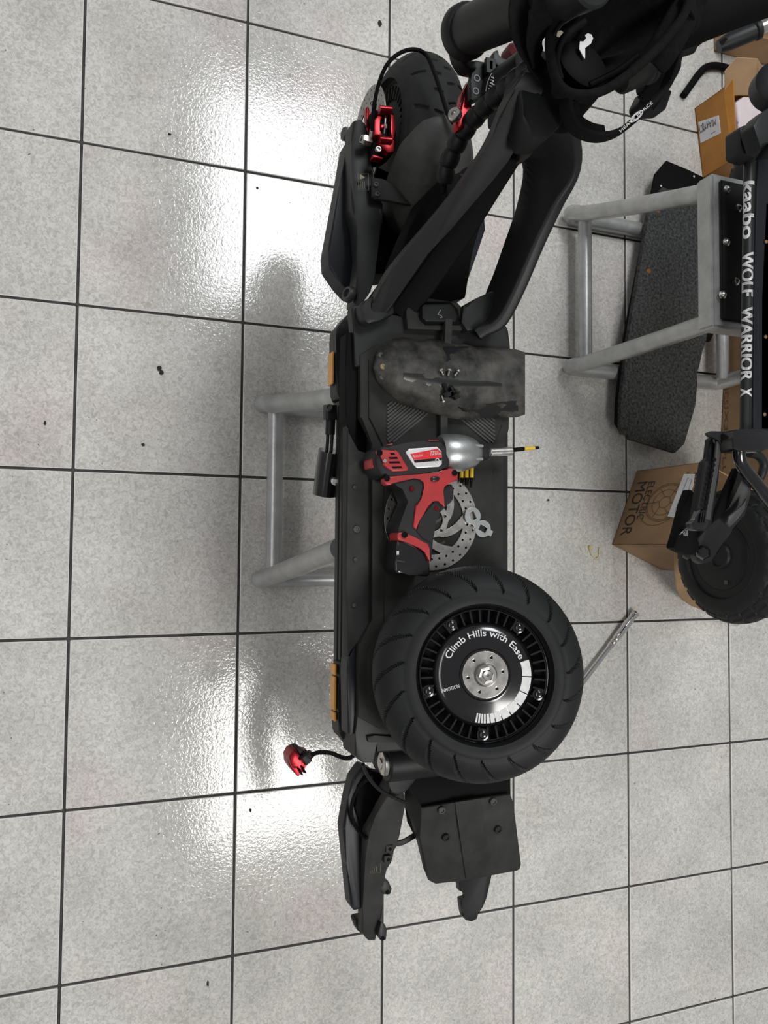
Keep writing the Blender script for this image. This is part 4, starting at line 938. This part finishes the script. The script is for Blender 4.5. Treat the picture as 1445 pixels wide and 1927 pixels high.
for dd in (0, .7):
    ts('kaabo', 345+dd, 452+dd); ts('WOLF', 477+dd, 560+dd); ts('WARRIOR', 580+dd, 718+dd); ts('X', 731+dd, 748+dd)
cl = prism('tube_clamp', [(1393, 238), (1402, 234), (1418, 236), (1431, 240), (1432, 288), (1420, 296), (1394, 287)], BLK, s2, z=.625, th=.035, bev=.006)
for (x, y) in ((1396, 250), (1396, 282)): bolt('clamp_screw', W(x, y, .622), (-.3, -.4, 1), .0035, STEELD, cl, .002)
prism('deck_side', [(1424, 300), (1445, 300), (1500, 300), (1500, 835), (1416, 835), (1419, 560)], BLUEBLK, s2, z=.59, th=.02, bev=.004)
prism('deck_panel', [(1440, 380), (1500, 380), (1500, 810), (1431, 810), (1434, 560)], LBLU, s2, z=.59, th=.02, bev=.003)
for (x, y) in ((1440, 634), (1438, 780), (1441, 455)): bolt('brass_screw', W(x, y, .592), UP, .0035, mat('brass', (.45, .3, .16), .4, .8), s2, .002)
prism('clamp_bracket', [(1379, 812), (1392, 806), (1436, 806), (1450, 812), (1450, 845), (1432, 850), (1392, 848), (1380, 846)], GLOSS, s2, z=.628, th=.04, bev=.005)
prism('hook_plate', [(1330, 815), (1340, 811), (1384, 812), (1384, 852), (1362, 850), (1352, 826), (1335, 822)], BLK, s2, z=.60, th=.006, bev=.002)
tube('bent_tube', [(1392, 838, .61), (1391, 862, .605), (1402, 884, .60), (1425, 912, .595), (1455, 950, .59), (1480, 985, .58)], .0115, GLOSS, s2, 18, 5)
tube('bent_tube', [(1410, 853, .58), (1428, 858, .575), (1437, 874, .57), (1432, 895, .565), (1420, 912, .55)], .008, BLK, s2, 14, 5)
tube('cable_ring', [(1396+7*cos(a*pi/6), 911+7*sin(a*pi/6), .56) for a in range(12)], .0016, GLOSS, s2, 8, 2, closed=True)
# serrated foot peg strut
def serr(x0, y0, x1, y1, wd, z, m, name, teeth=9):
    a = V((x0, y0)); b = V((x1, y1)); d_ = (b-a).normalized(); n_ = V((-d_.y, d_.x)); out = []
    Ln = (b-a).length
    out.append(a+n_*wd/2); out.append(a-n_*wd/2)
    K = teeth*4
    for i in range(K+1):
        t = .28+.52*i/K; out.append(a+d_*Ln*t-n_*(wd/2)*(1+.0)+n_*wd*.25*(.5+.5*sin(i*pi/2)))
    out.append(b-n_*wd/2); out.append(b+n_*wd/2)
    return prism(name, [(p.x, p.y, z) for p in out], m, s2, th=.006, bev=.0008)
prism('strut_plate', [(1336, 826), (1343, 822), (1353, 824), (1358, 832), (1352, 900), (1340, 985), (1330, 1000), (1304, 990), (1306, 975), (1324, 870), (1332, 862)], BLK2, s2, z=.585, th=.012, bev=.003)
bar('strut_rail', [(1352, 832, .594), (1346, 880, .594), (1330, 978, .594)], .0105, .006, mat('worn grey edge', (.075, .075, .072), .35, .4), s2, 3, .002)
serr(1334, 868, 1316, 972, 12, .590, BLK, 'serrated_edge')
for k in range(10):
    t = .12+.72*k/9; c = W(1346.5-24*t, 850+125*t, .5985)
    lathe('tooth', [(0, 0), (.0036, 0), (.0036, .0015), (0, .0015)], frame(c, UP), DEEP, s2, 10)
bolt('strut_bolt', W(1346, 830, .588), UP, .006, DUST, s2, .003)
prism('strut_tip', [(1318, 958), (1333, 960), (1334, 985), (1326, 1000), (1305, 998), (1300, 985), (1310, 978)], GLOSS, s2, z=.596, th=.014, bev=.004)
for k in range(3): tube('tip_rib', [(1320+4*k, 962, .598), (1317+4*k, 984, .598)], .0015, GLOSS, s2, 8, 1)
prism('strut_lug', [(1288, 952), (1300, 920), (1312, 932), (1318, 985), (1316, 1038), (1298, 1046), (1267, 1031), (1276, 1000)], DEEP, s2, z=.50, th=.02, bev=.004)
bm = bmesh.new()
for k in range(4): sweep_bm(bm, crom([W(1279+k*3, 1006-k*3, .505), W(1284+k*3, 1001-k*2, .51), W(1287+k*2, 1008, .505)], 4), circ(.001, 6))
from_bm('chain_glints', bm, CHROME, s2)
# rear wheel of that scooter
A2 = WY(1322, 1040, 1.02); A2 = W(1322, 1040, .42)
wyy = A2.y+.075
W2 = frame(V((A2.x+.006, wyy+.012, A2.z-.005)), (0, -1, .05), (1, 0, 0))
tyre('rear_tyre', s2, W2, .138, .045, RUB, .088, 'knobby')
lathe('rear_rim', [(.090, .038), (.092, .043), (.087, .044), (.084, .036), (.074, .030), (.070, .038), (.067, .040), (.050, .042), (.028, .042), (.026, .047), (.022, .047), (.020, .043), (0, .043)], W2, BLK2, s2, 64)
bm = bmesh.new()
for (a, r_) in ((.3, .055), ): boxw(bm, W2 @ V((r_*cos(a), r_*sin(a), .0425)), (.008, .002, .008), None, 0)
from_bm('valve_cap', bm, DUST, s2)
prism('rear_swing_arm', [(1308, 1046, .49), (1312, 1012, .50), (1330, 990, .52), (1352, 978, .54), (1375, 955, .56), (1395, 905, .575), (1402, 880, .58), (1412, 900, .58), (1415, 925, .575), (1402, 972, .55), (1375, 1000, .53), (1352, 1040, .50), (1338, 1058, .48), (1322, 1062, .475), (1312, 1056, .48)], BLK, s2, th=.014, bev=.003)
prism('arm_face', [(1369, 984, .561), (1372, 972, .563), (1398, 950, .574), (1405, 938, .576), (1402, 958, .568), (1388, 976, .56), (1374, 992, .55)], mat('grey satin paint', (.06, .06, .06), .5), s2, th=.004, bev=.001)
prism('fender_flap', [(1340, 985), (1362, 930), (1385, 880), (1398, 890), (1396, 920), (1372, 958), (1350, 975)], DEEP, s2, z=.55, th=.01, bev=.002)
lathe('axle_nut', [(0, 0), (.014, 0), (.014, .008), (.010, .013), (.006, .013), (.006, .017), (0, .017)], frame(W(1322, 1040, .494), (0, -.6, .8), (1, 0, 0)), GLOSS, s2, 6)
lathe('hex_nut', [(.004, 0), (.0085, 0), (.0085, .005), (.004, .005)], frame(W(1292, 1045, .44), (0, -.6, .8), (1, 0, 0)), DUST, s2, 6, closedprof=True)
# front wheel of that scooter at the right edge
fw2 = W(1500, 330, .5)
tyre('front_tyre', s2, frame(fw2, (.0, -1, .25), (1, 0, 0)), .145, .05, RUB, .088, 'knobby')
lathe('front_hub', [(.088, .030), (.070, .036), (.03, .04), (0, .04)], frame(fw2, (0, -1, .25), (1, 0, 0)), BLK2, s2, 40)
prism('fork_arm', [(1418, 236), (1431, 215), (1450, 200), (1500, 190), (1500, 250), (1450, 260), (1432, 280)], BLK, s2, z=.66, th=.03, bev=.005)
lathe('round_cap', [(0, .02), (.03, .018), (.04, .01), (.042, -.02), (0, -.02)], frame(W(1461, 160, .62), (0, -.5, 1)), BLK2, s2, 40)
o_ = prism('shipping_slip', [(1422, 290), (1430, 287), (1426, 362), (1416, 368), (1415, 330)], PAPER, None, z=.42, th=.0008, bev=0)
tag(o_, 'narrow white paper slip showing beside the lettered tube', 'paper')

# ================================================================ BOARD AND BLACK PLATE UNDER STAND
bd2 = prism('black_plate', [(1254, 302), (1296, 320), (1334, 338), (1345, 350), (1353, 420), (1356, 590), (1345, 624), (1336, 643), (1318, 640), (1250, 700), (1180, 815), (1168, 812), (1158, 796), (1160, 747), (1174.5, 633), (1226, 364), (1233, 327)], DEEP, None, z=.046, th=.006, bev=.0015)
tag(bd2, 'thin black plate with two screw holes lying under the worn charcoal board', 'plate')
for (x, y) in ((1243.8, 350), (1305.7, 332)):
    lathe('screw_hole', [(0, .0004), (.0028, .0004), (.0028, 0), (0, 0)], frame(W(x, y, .046), UP), PAPER, bd2, 14)
bo = prism('deck_board', [(1247, 352), (1264, 358), (1322, 378), (1348, 392), (1351, 480), (1345, 560), (1334, 610), (1329, 641), (1322, 660), (1316, 690), (1310, 705), (1312, 725), (1309, 760), (1304.7, 776), (1288, 835), (1271, 852), (1186, 826), (1184, 818), (1172, 816), (1168, 800), (1169, 748), (1182, 636), (1222, 395)], WORN, None, z=.060, th=.013, bev=.0015)
tag(bo, 'worn charcoal board with scuffed surface lying through the right-hand stand', 'board')
for (x, y) in ((1238, 396), (1221, 510), (1194, 652), (1302, 379)):
    lathe('rust_spot', [(0, .0004), (.004, .0004), (.006, .0002), (.0065, -.0002)], frame(W(x, y, .060), UP), RUST, bo, 12)

# ================================================================ CARTONS
def vbox(name, label, b0, b1, t0, depth, m, th=.003, open_=True, cat='box', third=None, lid=None):
    """upright carton; b0-b1 is the floor edge of the visible side, t0 the pixel above b0 on the rim"""
    A_, B_ = W(*b0, 0), W(*b1, 0); h_ = hgt(A_, *t0); u = (B_-A_); n_ = V((-u.y, u.x, 0)).normalized()
    if n_.y < 0: n_ = -n_
    t = thing(name, label, cat, ((A_+B_)/2+n_*depth/2).to_tuple())
    dn = n_*depth if third is None else (V((third.x, third.y, 0))-A_ if False else n_*depth)
    def wall(nm, p, q_, mm=m):
        w_ = (q_-p).normalized(); nn = V((-w_.y, w_.x, 0))*th
        c_ = (A_+B_)/2+dn/2
        if (c_-(p+q_)/2).dot(nn) < 0: nn = -nn
        bm = bmesh.new(); prism_bm(bm, [V((x.x, x.y, h_)) for x in (p, q_, q_+nn, p+nn)], 0, .0006, 1, .001); return from_bm(nm, bm, mm, t)
    wall('side_panel', A_, B_); wall('side_panel', B_, B_+dn); wall('side_panel', B_+dn, A_+dn); wall('side_panel', A_+dn, A_)
    bm = bmesh.new(); prism_bm(bm, [V((p.x, p.y, .004)) for p in (A_, B_, B_+dn, A_+dn)], .003, 0); from_bm('base_panel', bm, m, t)
    return t, A_, B_, dn, h_
# ELECTRIC MOTOR carton
mb, A_, B_, dn, h_ = vbox('motor_box', 'brown carton printed ELECTRIC MOTOR standing beside the right scooter wheel', (1198, 886), (1151, 1025), (1326, 870), .17, CARD)
def face(u, v): return A_+(B_-A_)*u+V((0, 0, h_*v))           # u along, v up
nf = V((-(B_-A_).y, (B_-A_).x, 0)).normalized(); nf = -nf if nf.y > 0 else nf
def ftext(s, u0, u1, v0, v1, m, par, name='lettering'):
    # reads from top of the picture downwards: u increasing, letters' tops towards larger v
    q_ = [face(u0, v0)+nf*.0008, face(u1, v0)+nf*.0008, face(u1, v1)+nf*.0008, face(u0, v1)+nf*.0008]
    return text_quad(name, s, q_, m, par, lift=0, bold=0)
ftext('MOTOR', .17, .88, .09, .25, INK, mb); ftext('ELECTRIC', .18, .68, .27, .37, INK, mb)
def fring(cu_, cv, ru, rv_, m, r=.0006, a0=0, a1=2*pi, n=36, close=True):
    pts_ = [face(cu_+ru*cos(a0+(a1-a0)*i/n), cv+rv_*sin(a0+(a1-a0)*i/n))+nf*.0006 for i in range(n)]
    return tube('printed_line', pts_, r, m, mb, 4, 1, closed=close, world=True)
for ru, rv_ in ((.24, .27), (.22, .25), (.07, .08), (.16, .18)): fring(.47, .62, ru, rv_, INKB)
fring(.52, .56, .24, .28, INKB, a0=-2.2, a1=.9, close=False)
for k in range(6):
    a = k*pi/3+.3
    tube('printed_line', [face(.47+.07*cos(a), .62+.08*sin(a))+nf*.0006, face(.47+.21*cos(a+.25), .62+.24*sin(a+.25))+nf*.0006], .0008, INKB, mb, 4, 1, world=True)
ftext('ienovelee', .11, .30, .80, .86, INK, mb)
ftext('RD', .13, .26, .90, .99, INK, mb)
def onface(px, py, off=.001):
    d = CR*((px-722.5)/F)+CD*((py-963.5)/F)+CF
    return C+d*((A_-C).dot(nf)/d.dot(nf))+nf*off
bm = bmesh.new(); qa = [onface(*p, .0035) for p in ((1258, 973), (1289, 893), (1309, 893), (1306, 915), (1300, 935), (1290, 958), (1284, 977))]
va = [bm.verts.new(p) for p in qa]; vb = [bm.verts.new(p-nf*.0008) for p in qa]; bm.faces.new(va); bm.faces.new(vb[::-1])
for i in range(len(qa)): bm.faces.new((va[i], vb[i], vb[(i+1) % len(qa)], va[(i+1) % len(qa)]))
pp = from_bm('shipping_label', bm, PAPER, mb)
tube('label_line', [onface(*p, .0042) for p in ((1272, 964), (1297, 900), (1304, 904), (1285, 966))], .0004, INK, pp, 4, 1, closed=True, world=True)
# end panel print lines
def endp(u, v): return B_+dn*u+V((0, 0, h_*v))
# flap of cardboard hanging right/below
cf = prism('cardboard_sheet', [(1270, 1034, .205), (1270, 1075, .19), (1274, 1108, .13), (1284, 1128, .07), (1302, 1140, .04), (1345, 1156, .016), (1391, 1176, .008), (1400, 1165, .012), (1360, 1090, .15), (1330, 1040, .205)], CARD, None, th=.004, bev=.001)
tag(cf, 'torn brown cardboard sheet under the right scooter wheel', 'cardboard')
bx2, A_, B_, dn, h_ = vbox('tall_box', 'narrow brown carton behind the lettered tube printed JX32', (1366, 590), (1351, 940), (1490, 540), .3, CARD)
nf = V((-(B_-A_).y, (B_-A_).x, 0)).normalized(); nf = -nf if nf.y > 0 else nf
ftext('JX32 PLUS', .50, .93, .03, .11, INKB, bx2)
ftext('MENGS', .30, .50, .03, .10, INKB, bx2)
# orange carton, open flaps
ob, A_, B_, dn, h_ = vbox('orange_box', 'open orange carton with white stock label above the right stand', (1306.5, 204), (1322, 335), (1361.6, 166), .26, CARDO)
nf = V((-(B_-A_).y, (B_-A_).x, 0)).normalized(); nf = -nf if nf.y > 0 else nf
bm = bmesh.new(); prism_bm(bm, [face(.24, .10)+nf*.0008, face(.44, .08)+nf*.0008, face(.44, .80)+nf*.0008, face(.22, .82)+nf*.0008], .0, 0, 1, None) if False else None
q_ = [face(.22, .08), face(.52, .08), face(.56, .76), face(.31, .76)]
vs = [bm.verts.new(p+nf*.0006) for p in q_] if False else None
bm.free() if bm else None
bm = bmesh.new(); vs = [bm.verts.new(p+nf*.0012) for p in q_]; vb = [bm.verts.new(p+nf*.0002) for p in q_]
bm.faces.new(vs); bm.faces.new(vb[::-1])
for i in range(4): bm.faces.new((vs[i], vb[i], vb[(i+1) % 4], vs[(i+1) % 4]))
sl = from_bm('stock_label', bm, PAPER, ob)
text_quad('lettering', 'MIA410-1', [face(.33, .66)+nf*.0016, face(.255, .10)+nf*.0016, face(.36, .10)+nf*.0016, face(.425, .66)+nf*.0016], INK, ob, lift=0, bold=0)
for (v0, v1, u) in ((.10, .36, .37), (.10, .3, .385), (.45, .6, .49)):
    tube('label_line', [face(u, v0)+nf*.0016, face(u, v1)+nf*.0016], .0006, INK, ob, 4, 1, world=True)
R1 = V((0, 0, h_))
flap1 = [face(0, 1), face(1, 1), face(1.0, 1)+V((0, .004, .012)), face(-.12, 1)+V((-.01, .004, .030))]
def quadp(name, pts, m, par, th=.003):
    bm = bmesh.new(); a = [bm.verts.new(V(p)) for p in pts]; n_ = (V(pts[1])-V(pts[0])).cross(V(pts[-1])-V(pts[0])).normalized()*th
    b = [bm.verts.new(V(p)-n_) for p in pts]; bm.faces.new(a); bm.faces.new(b[::-1])
    for i in range(len(a)): bm.faces.new((a[i], b[i], b[(i+1) % len(a)], a[(i+1) % len(a)]))
    return from_bm(name, bm, m, par)
quadp('flap', flap1, CARDO, ob)
fz = h_+.04
quadp('end_flap', [W(1363, 170, h_), W(1363, 134, fz), W(1386, 107, fz+.02), W(1425, 110, fz+.03), W(1446, 142, fz+.02), W(1432, 178, h_), W(1384, 178, h_)], CARD2, ob)
cs = prism('foam_sheet', [(1384, 192), (1400, 180), (1420, 182), (1437, 196), (1450, 220), (1440, 262), (1392, 262), (1390, 230)], CREAM, None, z=h_-.002, th=.05, bev=.008)
tag(cs, 'pinkish white foam sheet packed inside the open orange carton', 'packing foam')
# top right brown carton
tr, A_, B_, dn, h_ = vbox('brown_box', 'plain brown carton in the top right corner behind the black tube', (1341, 20), (1343, 97), (1385, -30), .3, CARD)
sb = thing('fork_tube', 'black tube with slotted end and bare steel section over the top right carton', 'tube', W(1400, 70, .45))
tube('black_sleeve', [(1352, 88, .40), (1372, 78, .41), (1430, 54, .44)], .018, GLOSS if False else BLK, sb, 24, 1, scale=[.7, 1, 1])
tube('steel_section', [(1424, 56, .44), (1490, 26, .47)], .0135, STEEL, sb, 24, 1)
lathe('collar', [(.0175, -.006), (.0205, -.004), (.0205, .004), (.0175, .006)], frame(W(1424, 56, .438), W(1490, 26, .47)-W(1430, 54, .44)), BLK2, sb, 28, closedprof=True)
prism('slot', [(1354, 78), (1366, 70), (1369, 74), (1362, 82), (1356, 83)], DEEP, sb, z=.424, th=.001, bev=0)
# bent black bar on the floor
bb = tube('bent_bar', [(1286, 180, .011), (1300, 160, .011), (1316, 138, .011), (1330, 126, .011), (1350, 124, .011), (1375, 130, .011)], .0095, DEEP, None, 14, 5)
tag(bb, 'black foam-covered bent bar lying on the tiles beside the orange carton', 'bar')
